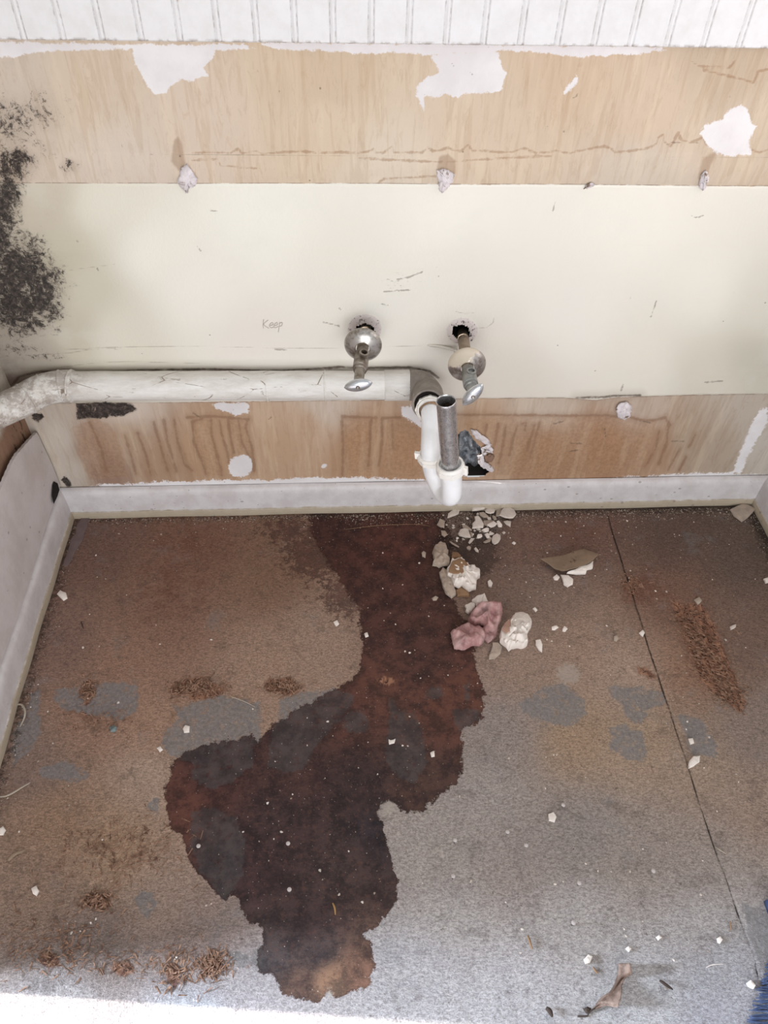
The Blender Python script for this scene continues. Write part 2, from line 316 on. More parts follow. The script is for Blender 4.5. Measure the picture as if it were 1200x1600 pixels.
# dust specks
vd = g.vor(140); vs_ = g.op('MULTIPLY', g.ss(vd, .07, .12, 1, 0), g.ss(g.sep(g.vor(140, out='Color'))[0], .80, .84))
col = g.mix(g.op('MULTIPLY', vs_, .75), col, lin((196, 186, 176)))
vd2 = g.vor(300); vs2 = g.op('MULTIPLY', g.ss(vd2, .10, .2, 1, 0), g.ss(g.sep(g.vor(300, out='Color'))[1], .86, .9))
col = g.mix(g.op('MULTIPLY', vs2, .6), col, lin((190, 176, 164)))
crm = g.ss(g.op('ADD', g.attr('crack'), g.op('MULTIPLY', g.op('SUBTRACT', n_fine, .5), 2)), .5, 1.9, 1, 0)
col = g.mix(g.op('MULTIPLY', crm, .9), col, lin((26, 18, 16)))
h = g.op('ADD', g.op('MULTIPLY', fibm, .6), g.op('MULTIPLY', g.noise(95, 5, .75), .8))
h = g.op('ADD', h, g.op('MULTIPLY', chv, g.op('MULTIPLY', gm, .8)))
bst = g.op('ADD', .4, g.op('MULTIPLY', g.attr('coarse'), .6))
bst = g.op('MULTIPLY', bst, g.op('SUBTRACT', 1.0, g.op('MULTIPLY', wmask, .55)))
floor_m = g.out(col, g.ss(wmask, 0, 1, .85, .62), None, g.bump(h, bst, .006), .25)
fl = link_mesh('floor', me, floor_m); fl['kind'] = 'structure'

# ------------------------------------------------------------------ BACK WALL
CREAMTOP = [(-200,286),(60,285),(200,286),(310,287),(420,286),(600,286),(700,288),(850,288),(1000,289),(1120,290),(1500,291)]
CREAM = CREAMTOP+[(1500,612),(1200,615),(1100,616),(1000,619),(960,621),(930,625),(880,621),(750,622),(640,624),(300,628),(100,630),(-200,632)]
WHITE = [[(0,66),(120,68),(300,70),(380,68),(400,76),(330,78),(240,78),(140,78),(60,82),(0,92),(-80,96),(-80,66)],
 [(206,72),(345,68),(330,92),(318,104),(325,118),(300,126),(282,124),(268,133),(262,146),(240,148),(230,132),(218,112),(210,96)],
 [(398,66),(430,76),(500,80),(560,84),(620,84),(680,86),(760,82),(800,78),(850,82),(905,90),(930,88),(1000,84),(1050,78),(1000,72),(860,70)],
 [(672,86),(700,82),(742,82),(780,80),(784,104),(790,116),(782,142),(760,146),(728,146),(716,154),(700,148),(680,152),(664,148),(663,160),(662,172),(652,150),(650,138),(660,124),(684,112),(678,98)],
 sc([(835,490),(880,450),(960,420),(1010,370),(1060,345),(1095,370),(1110,430),(1135,460),(1105,520),(1110,600),(1020,610),(930,600),(870,530)], 3.333, 840, 60),
 sc([(120,298),(150,250),(185,215),(205,190),(208,225),(180,262),(140,295)], 3.333, 840, 60),
 [(330,632),(345,629),(388,629),(389,646),(370,650),(352,644)],
 ell(377,728,18,20,14,0,.08,4), ell(506,729,3,3,8),
 # painted edge left above the baseboard
 [(128,762),(160,757),(240,753),(330,750),(400,750),(470,747),(520,746),(560,746),(600,748),(655,749),(700,760),(700,772),(120,772)],
 [(980,746),(1040,742),(1130,738),(1200,742),(1200,760),(860,764),(780,762),(860,757),(930,752)],
 sc([(1160,230),(1200,230),(1200,320),(1130,440),(1060,560),(1040,640),(975,640),(1010,540),(1060,420),(1110,310)], 4, 900, 580),
 sc([(170,460),(260,430),(300,500),(360,600),(350,650),(260,590),(170,540)], 6, 600, 560),
]
# torn plaster around the wall fixings
TORN = [[(283,262),(292,256),(300,268),(309,280),(306,290),(296,293),(293,302),(286,296),(277,285)], [(682,266),(690,264),(700,266),(710,272),(707,284),(700,292),(690,302),(686,296),(685,282)],
 [(1096,272),(1103,266),(1107,276),(1103,292),(1098,298),(1092,290)], [(962,640),(966,632),(978,628),(986,634),(985,650),(976,656),(966,652)]]
SCORCH = [[(268,252),(272,220),(278,214),(284,226),(288,248),(290,262),(282,268)], [(682,262),(686,244),(700,240),(711,250),(712,268),(704,284),(684,276)],
 [(1092,262),(1098,246),(1114,238),(1120,236),(1110,258),(1106,272),(1096,284),(1090,278)]]
WETBAND = [[(534,650),(592,652),(589,672),(582,728),(586,745),(545,745),(534,720)], [(604,652),(630,650),(665,660),(668,744),(604,748),(598,730),(602,690)],
 [(300,657),(316,653),(330,657),(330,670),(340,712),(348,744),(322,744),(306,700)], [(352,655),(383,655),(392,690),(398,738),(380,740),(372,710),(360,680)],
 [(722,660),(780,650),(830,646),(900,648),(970,652),(1000,652),(1028,658),(1020,680),(1010,728),(985,742),(860,744),(775,742),(770,700)],
 [(112,668),(150,652),(170,660),(190,700),(200,745),(140,750),(126,720)]]
DRIP = [[(316,654),(300,658),(303,690),(315,720),(322,740)],[(330,656),(331,680),(340,712),(347,742)],[(343,656),(346,676),(354,700),(358,722)],[(356,656),(362,690),(366,706)],
 [(372,656),(378,690),(392,718),(396,736)],[(386,656),(384,668),(394,700),(398,735)],[(292,652),(330,650),(388,655)],
 [(534,650),(536,700),(535,744)],[(534,651),(588,653)],[(579,655),(578,700),(575,728)],[(597,655),(597,690),(592,728)],[(597,654),(625,652)],[(613,657),(614,700)],
 [(272,656),(278,690),(288,724),(300,734)],[(256,656),(262,690),(276,736)],[(240,660),(252,700),(262,736)],[(195,680),(205,712),(212,740)],[(215,676),(228,710),(236,742)],
 [(140,660),(158,700),(166,735)],[(760,664),(757,685),(752,705)],[(778,662),(774,690),(768,706)],[(790,664),(786,692),(779,724)],[(808,664),(802,684),(796,710)],[(835,664),(829,684),(823,704)],[(843,660),(835,690),(828,716)],
 [(815,662),(822,660),(820,672)],[(1030,674),(1025,700),(1008,730)],[(1045,662),(1042,690),(1030,725)],[(700,648),(780,648),(880,649),(950,649),(965,651)],[(985,652),(1000,656),(1020,657),(1040,653),(1047,665)],
 [(1086,680),(1080,694),(1076,700)],[(1064,700),(1052,720),(1044,735)],[(1072,715),(1062,735)]]
BROWNLINE = [[(300,240),(330,238),(360,240),(372,232),(378,240),(400,236),(408,241),(440,238),(470,236),(500,239),(530,237),(560,239),(575,236),(584,232),(586,238),(600,238),(612,228),(616,238),(660,238),(668,230),(676,236),(690,234),(700,230),(712,236),(722,236),(726,230),(732,226),(738,236),(760,236),(772,238),(800,238),(812,234),(820,232),(830,236),(838,240),(870,236),(890,240),(920,233),(945,228),(955,232),(960,238),(985,236),(1010,232),(1026,224),(1028,214),(1036,210),(1038,222),(1048,228),(1060,206),(1064,218),(1078,222),(1096,216)],
 [(1080,96),(1094,104),(1140,106),(1150,95)],[(1100,110),(1160,124),(1178,130),(1184,112),(1200,108)],[(1096,214),(1104,226),(1118,232)],[(1170,232),(1186,238),(1200,234)],
 [(560,246),(600,248),(640,250),(690,252)],[(590,286),(600,278),(640,276),(680,274)],[(700,252),(800,246),(860,244)],[(300,250),(340,248),(345,258),(400,262)]]
SEAM = [[(120,243),(300,242),(600,242),(900,243),(1200,245)]]
CCRACK = [[(100,545),(180,541),(330,541),(430,543),(540,543)],[(595,541),(670,538),(700,542)],[(75,552),(110,550),(140,545),(180,544)],[(95,572),(150,566),(200,564),(330,568)],[(180,545),(190,544)],
 [(735,513),(760,511),(770,504),(772,496)],[(712,486),(725,489),(740,488)],[(90,425),(120,420),(180,412)]]
UNDERCR = [[(30,588),(60,580),(100,580),(125,584),(150,582),(230,578),(330,577),(420,580),(500,575),(530,572),(560,574),(640,573),(672,580),(685,590)],[(900,621),(945,620),(958,618),(1000,617)],[(0,612),(20,600),(30,588)]]
ZT, ZB = .797, .0
wx = axis(XL-.25, XL-.01, XR+.02, XR+.3, .0023, .05); wz = axis(-.02, .0, .82, 1.3, .0023, .05)
HOLES = [sc([(690,740),(715,690),(760,672),(790,690),(830,760),(900,830),(930,880),(870,900),(875,960),(880,985),(960,1010),(985,1060),(930,1100),(850,1112),(760,1105),(715,1085),(680,1040),(680,900)], 6, 600, 560),
 sc([(275,420),(300,340),(380,290),(450,275),(540,290),(600,350),(635,420),(620,500),(500,520),(300,500)], 11.43, 530, 480),
 sc([(268,320),(300,280),(400,270),(450,270),(510,310),(530,380),(520,450),(440,500),(350,470),(280,410)], 10, 680, 480)]
U, V = np.meshgrid(wx, wz); PP = np.stack([U.ravel(), np.full(U.size, WY), V.ravel()], -1); PX, PY = to_px(PP)
hs = usdf(PX, PY, HOLES)
me, P = grid_mesh('wall_back', wx, wz, lambda u, v: np.stack([u, np.full_like(u, WY), v], -1), hole=hs > 0.5)
cream = sdf(PX, PY, CREAM); torn = usdf(PX, PY, TORN); white = usdf(PX, PY, WHITE)
fattr(me, 'cream', cream); fattr(me, 'white', white); fattr(me, 'torn', torn); fattr(me, 'scorch', usdf(PX, PY, SCORCH))
fattr(me, 'wetb', usdf(PX, PY, WETBAND)); fattr(me, 'drip', lined(PX, PY, DRIP)); fattr(me, 'bline', lined(PX, PY, BROWNLINE)); fattr(me, 'seam', lined(PX, PY, SEAM+CCRACK))
MARK = [[(328,327),(340,329)],[(309,384),(314,391)],[(1080,337),(1090,340),(1098,336)],[(984,463),(985,465)],[(1025,470),(1016,494)],[(868,314),(862,332)],[(913,293),(928,289)],[(1048,222),(1064,223)],[(1074,224),(1090,223)],[(235,240),(240,242)],[(190,225),(192,230)],
 [(120,375),(122,379)],[(152,418),(155,423)],[(430,545),(448,546)],[(973,600),(970,610)],[(1100,596),(1128,594)],[(620,436),(640,432),(660,424)],[(600,455),(640,452)],[(595,474),(606,476)],[(530,480),(532,483)],[(505,502),(530,508)],[(302,645),(312,652)],[(436,142),(439,147)],[(735,112),(738,117)],[(706,100),(709,103)],[(895,153),(902,150),(903,146)],[(855,198),(858,200)],[(1140,150),(1142,152)],[(420,655),(424,652)],[(865,662),(880,658)],[(892,692),(908,693)],[(1005,658),(1016,661)],[(1050,690),(1070,690)],[(890,705),(902,703)],[(945,670),(946,682)]]
fattr(me, 'mark', lined(PX, PY, MARK))
fattr(me, 'ucr', lined(PX, PY, UNDERCR)); fattr(me, 'holes', hs)
ring = np.maximum(1-np.hypot((PX-570)/27, (PY-512)/23), 1-np.hypot((PX-722)/25, (PY-516)/21)); fattr(me, 'ring', ring)
smudge = [(62,455,44,60,1.15),(30,420,50,60,1.2),(80,490,26,20,.85),(24,250,40,26,1.0),(10,200,60,60,.66),(60,175,60,50,.5),(10,300,26,60,1.15),(0,400,30,110,1.0),(20,480,70,50,1.15),(10,440,60,50,1.1),(0,330,35,60,1.0),(60,470,34,30,1.0),(50,500,34,24,.9),(15,270,40,28,.85),(110,258,18,16,.62),(0,160,30,14,.6),(20,200,45,40,.58),(50,190,24,24,.45),(20,545,60,14,.6),(60,555,60,10,.5),(70,230,30,30,.4)]
mould = blobs(PX, PY, smudge)
mould = np.maximum(mould, np.clip(.5+sdf(PX, PY, [(118,630),(150,626),(205,628),(215,640),(195,650),(150,654),(120,656)])/5, 0, 1.15))
mould = np.maximum(mould, np.clip(.4+sdf(PX, PY, [(50,645),(66,645),(70,652),(60,662),(48,655)])/4, 0, 1.1))
mould = np.maximum(mould, np.clip(.4+sdf(PX, PY, [(95,750),(100,744),(110,750),(113,760),(104,762)])/3, 0, 1.1))
fattr(me, 'mould', mould)
fattr(me, 'speckle', blobs(PX, PY, [(620,440,60,26,.75),(560,480,50,20,.6),(680,420,40,14,.55),(1160,630,60,14,.6),(900,640,120,8,.5),(540,440,40,60,.35),(260,650,80,10,.4)]))
lband = PY > 600
TAN = [(0,130,(206,190,172)),(150,120,(212,192,168)),(300,200,(216,196,174)),(500,120,(208,184,154)),(500,200,(216,194,166)),(750,200,(214,192,166)),(900,120,(208,182,152)),(1000,180,(212,188,162)),(1150,100,(196,174,148)),(1180,200,(204,184,160)),(600,265,(218,202,180)),(200,265,(216,200,182)),(1000,265,(208,192,172)),
 (90,690,(202,190,176)),(110,740,(202,190,176)),(140,700,(166,136,114)),(160,735,(150,116,96)),(200,680,(180,150,122)),(250,720,(176,142,112)),(320,700,(186,148,112)),(450,700,(192,156,122)),(480,660,(196,162,130)),(560,700,(180,138,100)),(640,700,(178,136,98)),(730,660,(184,148,114)),(850,700,(168,126,90)),(950,700,(168,124,88)),(1020,700,(176,138,106)),(1080,690,(178,154,130)),(1130,700,(178,160,140)),(1190,700,(196,186,174)),
 (200,640,(212,196,182)),(500,636,(210,194,178)),(700,636,(206,190,172)),(850,636,(196,178,160)),(1000,634,(194,174,156)),(1150,632,(188,174,158))]
CRM = [(400,350,(236,234,222)),(700,350,(236,233,222)),(1000,350,(234,230,218)),(300,450,(236,233,222)),(600,500,(232,228,218)),(900,500,(232,228,218)),(1100,450,(230,226,214)),(160,320,(226,222,206)),(60,320,(198,188,168)),(100,400,(196,188,166)),(150,450,(206,200,180)),(120,520,(198,190,170)),(60,560,(176,166,152)),(180,520,(222,216,200)),(230,400,(236,233,221)),(60,300,(206,196,176)),
 (550,430,(228,224,212)),(720,400,(228,224,214)),(1180,560,(196,192,176)),(1190,480,(214,210,196)),(1100,590,(212,206,190)),(1000,570,(228,222,208)),(400,560,(228,222,212)),(800,600,(218,210,198)),(20,600,(120,104,94))]
# shift pixel rows so that the lower and upper tan bands do not bleed into one another
cattr(me, 'tanc', shepard(PX, np.where(PY > 430, PY+400, PY), [(x, y+(400 if y > 430 else 0), c) for x, y, c in TAN], 4, 22, .84, .97))
cattr(me, 'creamc', shepard(PX, PY, CRM, 3.5, 30, .9))
c01 = np.clip((cream+1.0)/2.5, 0, 1)
yy = P[:, 1]-.0016*c01-.0012*np.clip((torn+2)/6, 0, 1)*(1+.8*np.sin(PX*1.3)*np.cos(PY*1.1))-.0016*np.clip(ring*6, 0, 1)*(1+.6*np.sin(PX*.9)*np.cos(PY*1.2))
yy += .0012*np.clip(1-lined(PX, PY, UNDERCR)/3, 0, 1)
yy -= .0025*np.clip(1-np.abs(PY-(263+(PX-100)*.002))/24, 0, 1)**.5*(PY < 286)
yy += .0010*np.sin(PX*.012+1)*np.sin(PY*.02)
P[:, 1] = yy; me.vertices.foreach_set('co', P.astype(np.float32).ravel())
g = G('stained_drywall')
nf = g.noise(180, 5, .7); nm = g.noise(45, 6, .7); nb = g.noise(12, 5, .6)
str1 = g.noise(60, 5, .6, vec=g.map((1, 1, .10), rot=(0, 0.0, 0))); str2 = g.noise(150, 4, .6, vec=g.map((1, 1, .06)))
hor = g.noise(40, 5, .7, vec=g.map((.12, 1, 1)))
tan = g.attr('tanc', True)
tan = g.mix(g.op('MULTIPLY', g.ss(str1, .50, .64), .26), tan, g.mix(.5, tan, lin((238, 222, 196))))
tan = g.mix(g.op('MULTIPLY', g.ss(str2, .48, .36), .0), tan, tan)
tan = g.mix(g.op('MULTIPLY', g.ss(g.noise(60, 5, .6, vec=g.map((1.6, 1, .16), loc=(3, 0, 2)), dist=.6), .50, .62), .6), tan, g.mix(1.0, tan, (.88, .83, .78), 'MULTIPLY'))
tan = g.mix(g.op('MULTIPLY', g.ss(g.noise(130, 5, .75, vec=g.map((1, 1, .22), loc=(1, 0, 5)), dist=.8), .54, .62), .4), tan, g.mix(1.0, tan, (.84, .78, .72), 'MULTIPLY'))
tan = g.mix(g.op('MULTIPLY', g.ss(nm, .5, .7), .25), tan, g.mix(1.0, tan, (.86, .84, .84), 'MULTIPLY'))
wb = g.op('ADD', g.attr('wetb'), g.op('MULTIPLY', g.op('SUBTRACT', nm, .5), 14))
tan = g.mix(g.op('MULTIPLY', g.ss(wb, -1, 2), .35), tan, g.mix(g.ss(nf, .35, .65), lin((142, 108, 82)), lin((184, 148, 116))))
dr = g.op('ADD', g.attr('drip'), g.op('MULTIPLY', g.op('SUBTRACT', g.noise(70, 6, .75), .5), 9))
tan = g.mix(g.op('MULTIPLY', g.ss(dr, .4, 3.2, 1, 0), .5), tan, lin((122, 90, 68)))
tan = g.mix(g.op('MULTIPLY', g.ss(g.attr('drip'), 1, 10, 1, 0), .25), tan, lin((146, 114, 90)))
bl = g.op('ADD', g.attr('bline'), g.op('MULTIPLY', g.op('SUBTRACT', g.noise(80, 6, .75), .5), 10))
tan = g.mix(g.op('MULTIPLY', g.ss(bl, .3, 2.6, 1, 0), .5), tan, lin((150, 112, 78)))
cre = g.attr('creamc', True)
cre = g.mix(g.op('MULTIPLY', g.ss(hor, .5, .7), .12), cre, lin((222, 216, 196)))
cre = g.mix(g.op('MULTIPLY', g.ss(nb, .5, .68), .18), cre, lin((222, 222, 214)))
cm = g.ss(g.op('ADD', g.attr('cream'), g.op('MULTIPLY', g.op('SUBTRACT', g.noise(80, 6, .8), .5), 7)), -.5, .5)
col = g.mix(cm, tan, cre)
ed = g.op('MULTIPLY', g.ss(g.op('ABSOLUTE', g.op('ADD', g.attr('cream'), .4)), 0, 1.3, 1, 0), g.ss(nm, .4, .55))
col = g.mix(g.op('MULTIPLY', ed, .6), col, lin((120, 100, 84)))
wsv = g.op('ADD', g.attr('white'), g.op('MULTIPLY', g.op('SUBTRACT', g.noise(60, 7, .85), .5), 26))
wm = g.ss(wsv, -.6, 1.0)
col = g.mix(g.op('MULTIPLY', wm, .92), col, g.mix(g.ss(nb, .35, .65), lin((222, 219, 221)), lin((234, 232, 234))))
sm = g.ss(g.op('ADD', g.attr('scorch'), g.op('MULTIPLY', g.op('SUBTRACT', nm, .5), 8)), -2.5, 2.5)
col = g.mix(g.op('MULTIPLY', sm, .5), col, lin((146, 116, 92)))
tm = g.ss(g.op('ADD', g.attr('torn'), g.op('MULTIPLY', g.op('SUBTRACT', nf, .5), 12)), -.6, .8)
col = g.mix(tm, col, g.mix(g.ss(g.noise(130, 5, .8), .40, .50), lin((138, 120, 110)), lin((232, 228, 229))))
seam = g.ss(g.op('ADD', g.attr('seam'), g.op('MULTIPLY', g.op('SUBTRACT', nm, .5), 2.5)), .1, 1.1, 1, 0)
col = g.mix(g.op('MULTIPLY', seam, .38), col, lin((110, 96, 80)))
uc = g.ss(g.op('ADD', g.attr('ucr'), g.op('MULTIPLY', g.op('SUBTRACT', g.noise(60, 5, .75), .5), 6)), .3, 2.8, 1, 0)
col = g.mix(g.op('MULTIPLY', uc, .85), col, lin((62, 50, 42)))
col = g.mix(g.op('MULTIPLY', g.ss(g.attr('ucr'), 2, 16, 1, 0), .25), col, lin((150, 134, 118)))
col = g.mix(g.op('MULTIPLY', g.ss(g.op('ADD', g.attr('mark'), g.op('MULTIPLY', g.op('SUBTRACT', nf, .5), 5)),   .5, 1.6, 1, 0), .52), col, lin((92, 80, 70)))
# broken plaster rings of the two pipes
rg = g.ss(g.op('ADD', g.attr('ring'), g.op('MULTIPLY', g.op('SUBTRACT', nf, .5), .25)), 0.0, .06)
rgc = g.mix(g.ss(g.noise(150, 5, .8, vec=g.map((1, 1, 1), loc=(2, 2, 5))), .56, .62), lin((218, 208, 204)), lin((52, 44, 40)))
col = g.mix(rg, col, rgc)
# black mould
mv = g.op('ADD', g.attr('mould'), g.op('MULTIPLY', g.op('SUBTRACT', g.noise(75, 9, .88, dist=.5), .5), 4.6))
mm = g.op('MULTIPLY', g.ss(mv, .52, .92), g.ss(g.attr('mould'), .10, .35))
col = g.mix(g.op('MULTIPLY', g.ss(g.attr('mould'), .15, .9), .45), col, lin((140, 126, 112)))
col = g.mix(g.op('MULTIPLY', mm, .95), col, g.mix(g.ss(nf, .4, .7), lin((22, 18, 18)), lin((84, 72, 68))))
sp = g.ss(g.op('ADD', g.attr('speckle'), g.op('MULTIPLY', g.op('SUBTRACT', g.noise(170, 4, .8, vec=g.map((.6, 1, 1.4))), .5), 3)), .95, 1.15)
col = g.mix(g.op('MULTIPLY', sp, .5), col, lin((110, 104, 96)))
vd = g.vor(55); vv = g.op('MULTIPLY', g.ss(vd, .05, .09, 1, 0), g.ss(g.sep(g.vor(55, out='Color'))[0], .90, .93))
col = g.mix(g.op('MULTIPLY', vv, .6), col, lin((96, 82, 72)))
hh = g.op('ADD', g.op('MULTIPLY', nm, .8), g.op('MULTIPLY', nf, .35)); hh = g.op('ADD', hh, g.op('MULTIPLY', cm, .2))
hh = g.op('ADD', hh, g.op('MULTIPLY', g.op('ADD', mm, tm), g.op('MULTIPLY', nf, 1.2)))
wall_m = g.out(col, g.ss(cm, 0, 1, .85, .5), None, g.bump(hh, .35, .0018), .3)
wb_ = link_mesh('wall_back', me, wall_m); wb_['kind'] = 'structure'
# boxes behind the wall openings, coloured near-black in place of the shade inside
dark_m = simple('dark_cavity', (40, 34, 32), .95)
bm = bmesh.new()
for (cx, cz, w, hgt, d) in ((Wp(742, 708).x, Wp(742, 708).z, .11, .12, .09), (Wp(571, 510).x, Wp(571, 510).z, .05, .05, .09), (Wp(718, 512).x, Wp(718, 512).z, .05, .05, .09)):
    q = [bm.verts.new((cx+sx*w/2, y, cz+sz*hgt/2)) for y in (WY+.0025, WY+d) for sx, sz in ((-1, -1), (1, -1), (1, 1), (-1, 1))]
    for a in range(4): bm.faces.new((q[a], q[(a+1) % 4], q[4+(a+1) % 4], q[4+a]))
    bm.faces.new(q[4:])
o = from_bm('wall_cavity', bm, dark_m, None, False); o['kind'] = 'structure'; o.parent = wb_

# pencil writing on the wall
pen_m = simple('pencil', (176, 170, 160), .7)
KEEP = [[(412,499),(411,508),(412,513)],[(419,500),(412,507),(420,513)],[(422,509),(427,507),(425,504),(421,508),(423,512),(428,511)],[(429,509),(434,507),(432,504),(428,509),(430,512),(435,510)],[(437,504),(436,512),(435,519)],[(437,505),(441,504),(440,509),(436,510)]]
bm = bmesh.new()
for s in KEEP: sweep(bm, [Wp(x, y, WY-.0021) for x, y in [(p.x, p.y) for p in bez([(a, b, 0) for a, b in s], 4)]], .00042, 5)
o = from_bm('pencil_writing', bm, pen_m, wb_); o['label'] = 'faint pencil word Keep'

# strand of caulk left of the right pipe
cream_m = simple('cream_paint', (214, 208, 196), .55, var=.08, scale=50, bump=.4, c2=(150, 136, 122), thr=.62)
bm = bmesh.new(); sweep(bm, bez([Wp(668, 539, WY-.002), Wp(685, 541, WY-.004), Wp(700, 544, WY-.006), Wp(714, 548, WY-.010)], 5), [.0008]+[.0022]*13+[.0035, .0035], 10, noise=.2)
from_bm('caulk_bead', bm, cream_m, wb_)

# nails and torn paper still sticking in the wall fixings
paper_m = simple('torn_plaster_paper', (222, 214, 216), .85, var=.12, scale=90, c2=(138, 118, 104), thr=.56)
def flap(pts, h, seed, mat, parent, name, curl=.004):
    r = random.Random(seed); bm = bmesh.new(); o_ = []
    for (x0, y0), (x1, y1) in zip(pts, list(pts[1:])+[pts[0]]):
        for k in range(4): o_.append((x0+(x1-x0)*k/4+r.uniform(-1, 1)*(k > 0), y0+(y1-y0)*k/4+r.uniform(-1, 1)*(k > 0)))
    pts = o_; c = Vector((sum(p[0] for p in pts)/len(pts), sum(p[1] for p in pts)/len(pts), 0)); rings = []
    for f_, dh in ((1.0, 0), (1.0, h*.6), (.7, h), (.35, h*1.1)):
        rings.append([bm.verts.new(Wp(c.x+(x-c.x)*f_+r.uniform(-.8, .8), c.y+(y-c.y)*f_+r.uniform(-.8, .8), WY-.0012-dh-r.uniform(0, curl)*(dh > 0))) for x, y in pts])
    n = len(pts)
    for a, b in zip(rings, rings[1:]):
        for k in range(n): bm.faces.new((a[k], a[(k+1) % n], b[(k+1) % n], b[k]))
    bm.faces.new(rings[-1]); return from_bm(name, bm, mat, parent)
for i, t in enumerate(TORN): flap([(x, y) for x, y in t], .004, 20+i, paper_m, wb_, 'torn_paper')
flap([(916,290),(922,285),(930,288),(922,293),(912,296)], .002, 31, paper_m, wb_, 'torn_paper', .002)
# scraps around the big opening
TF = [[(735,671),(745,673),(760,684),(768,695),(762,697),(752,690),(742,684)], [(752,700),(764,694),(770,702),(771,708),(762,706),(757,712),(752,708)], [(746,712),(755,709),(756,722),(764,726),(772,733),(768,738),(756,732),(748,724)]]
for i, t in enumerate(TF): flap(t, .003, 40+i, paper_m, wb_, 'torn_paper', .004)
brownp_m = simple('brown_paper', (140, 112, 96), .85)
flap([(756,712),(768,709),(773,713),(768,722),(758,722)], .003, 50, brownp_m, wb_, 'torn_paper', .003)
# foil backed paper in the opening
g = G('foil'); foil_m = g.out(g.mix(g.ss(g.noise(70, 4, .6), .4, .6), lin((130, 133, 138)), lin((206, 210, 216))), .35, .45, g.bump(g.noise(90, 5, .6), .5, .002), .5)
bm = bmesh.new(); r = random.Random(5); nu, nv = 15, 13; vs = []
for j in range(nv):
    for i in range(nu):
        px = 713+(i/(nu-1))*44-(j/(nv-1))*2; py = 671+(j/(nv-1))*66; sh = i/(nu-1)
        fold = math.sin(i*1.25+j*.55+math.sin(j*.9)*1.3)*.008+math.sin(j*1.7-i*.5)*.004
        w = Wp(px+(sh-.3)*(8-abs(j-5)), py, WY+.018+fold+.010*sh+.012*(j/nv)**2); vs.append(bm.verts.new(w))
for j in range(nv-1):
    for i in range(nu-1):
        if (i > nu-4 and j > nv-4): continue
        bm.faces.new((vs[j*nu+i], vs[j*nu+i+1], vs[(j+1)*nu+i+1], vs[(j+1)*nu+i]))
o = from_bm('foil_sheet', bm, foil_m, None, False); set_origin(o, Wp(742, 705, WY+.02))
tag(o, 'crumpled silvery grey foil sheet stuffed in the ragged wall hole right of the drain trap', 'foil')

# ------------------------------------------------------------------ beadboard
xa, xb = Wp(36, 63, .004).x, Wp(1145, 75, .004).x; pitch = (xb-xa)/19.0
prof = [(-.0005, 0)]
xs, ds = [], []
k0 = -6
for k in range(k0, 30):
    c = xa+k*pitch
    for dx, d in ((0, .0), (.0014, .0014), (.0030, .0003), (.0046, -.0002), (.0062, .0003), (.0076, .0014), (.0090, 0.0)):
        xs.append(c+dx-.001); ds.append(d)
    xs.append(c+pitch*.5); ds.append(0)
idx = [i for i, x in enumerate(xs) if XL <= x <= XR+.02]
bm = bmesh.new(); rows = []
ZTb = Wp(600, 68.5, .0).z
FY = -.002
for zt, dy in ((ZTb, WY-FY), (ZTb, .0015), (ZTb+.0015, 0), (1.25, 0), (1.25, WY-FY)):
    rows.append([bm.verts.new((xs[i], FY+dy+(ds[i] if dy < .003 else 0), zt)) for i in idx])
for a, b in zip(rows, rows[1:]):
    for k in range(len(a)-1): bm.faces.new((a[k], a[k+1], b[k+1], b[k]))
g = G('white_beadboard_paint')
n = g.noise(30, 6, .7); c = g.mix(g.ss(n, .35, .7), lin((228, 228, 230)), lin((220, 219, 219)))
c = g.mix(g.op('MULTIPLY', g.ss(g.noise(22, 6, .75, vec=g.map((1, 1, 1), loc=(5, 0, 2))), .66, .72), .5), c, lin((206, 186, 160)))
fx_ = g.op('FRACT', g.op('DIVIDE', g.op('SUBTRACT', g.sep()[0], xa-.001), pitch))
gr = g.op('MAXIMUM', g.ss(g.op('ABSOLUTE', g.op('SUBTRACT', fx_, .0014/pitch)), .008, .022, 1, 0), g.ss(g.op('ABSOLUTE', g.op('SUBTRACT', fx_, .0076/pitch)), .008, .022, 1, 0))
c = g.mix(g.op('MULTIPLY', g.op('MULTIPLY', gr, g.ss(g.noise(90, 4, .7), .4, .65)), .5), c, lin((150, 142, 134)))
low = g.op('MULTIPLY', g.ss(g.sep()[2], ZTb+.001, ZTb+.0045, 1, 0), g.ss(g.noise(70, 5, .7), .45, .6)); c = g.mix(g.op('MULTIPLY', low, .6), c, lin((130, 116, 104)))
bead_m = g.out(c, .45, None, g.bump(g.noise(60, 4, .6), .15, .001), .4)
o = from_bm('trim_1', bm, bead_m, None, True, 20); o['kind'] = 'structure'

# ------------------------------------------------------------------ baseboards
g = G('scuffed_white_paint')
c = g.mix(g.ss(g.noise(25, 6, .7), .35, .65), lin((214, 210, 211)), lin((200, 194, 194)))
zc = g.sep()[2]
c = g.mix(g.op('MULTIPLY', g.ss(g.op('ADD', zc, g.op('MULTIPLY', g.op('SUBTRACT', g.noise(60, 4, .6), .5), .004)), .0155, .0175, 1, 0), 1.0), c, g.mix(g.noise(60, 5, .7), lin((160, 146, 126)), lin((188, 176, 158))))
vd = g.vor(42, vec=g.map((1, 1, 1.6))); m_ = g.op('MULTIPLY', g.ss(g.op('ADD', vd, g.op('MULTIPLY', g.noise(120), .12)), .15, .22, 1, 0), g.ss(g.op('ADD', g.sep(g.vor(42, vec=g.map((1, 1, 1.6)), out='Color'))[0], g.ss(g.sep()[0], .1, .4, 0, .35)), .82, .86))
c = g.mix(g.op('MULTIPLY', m_, .6), c, lin((120, 108, 104)))
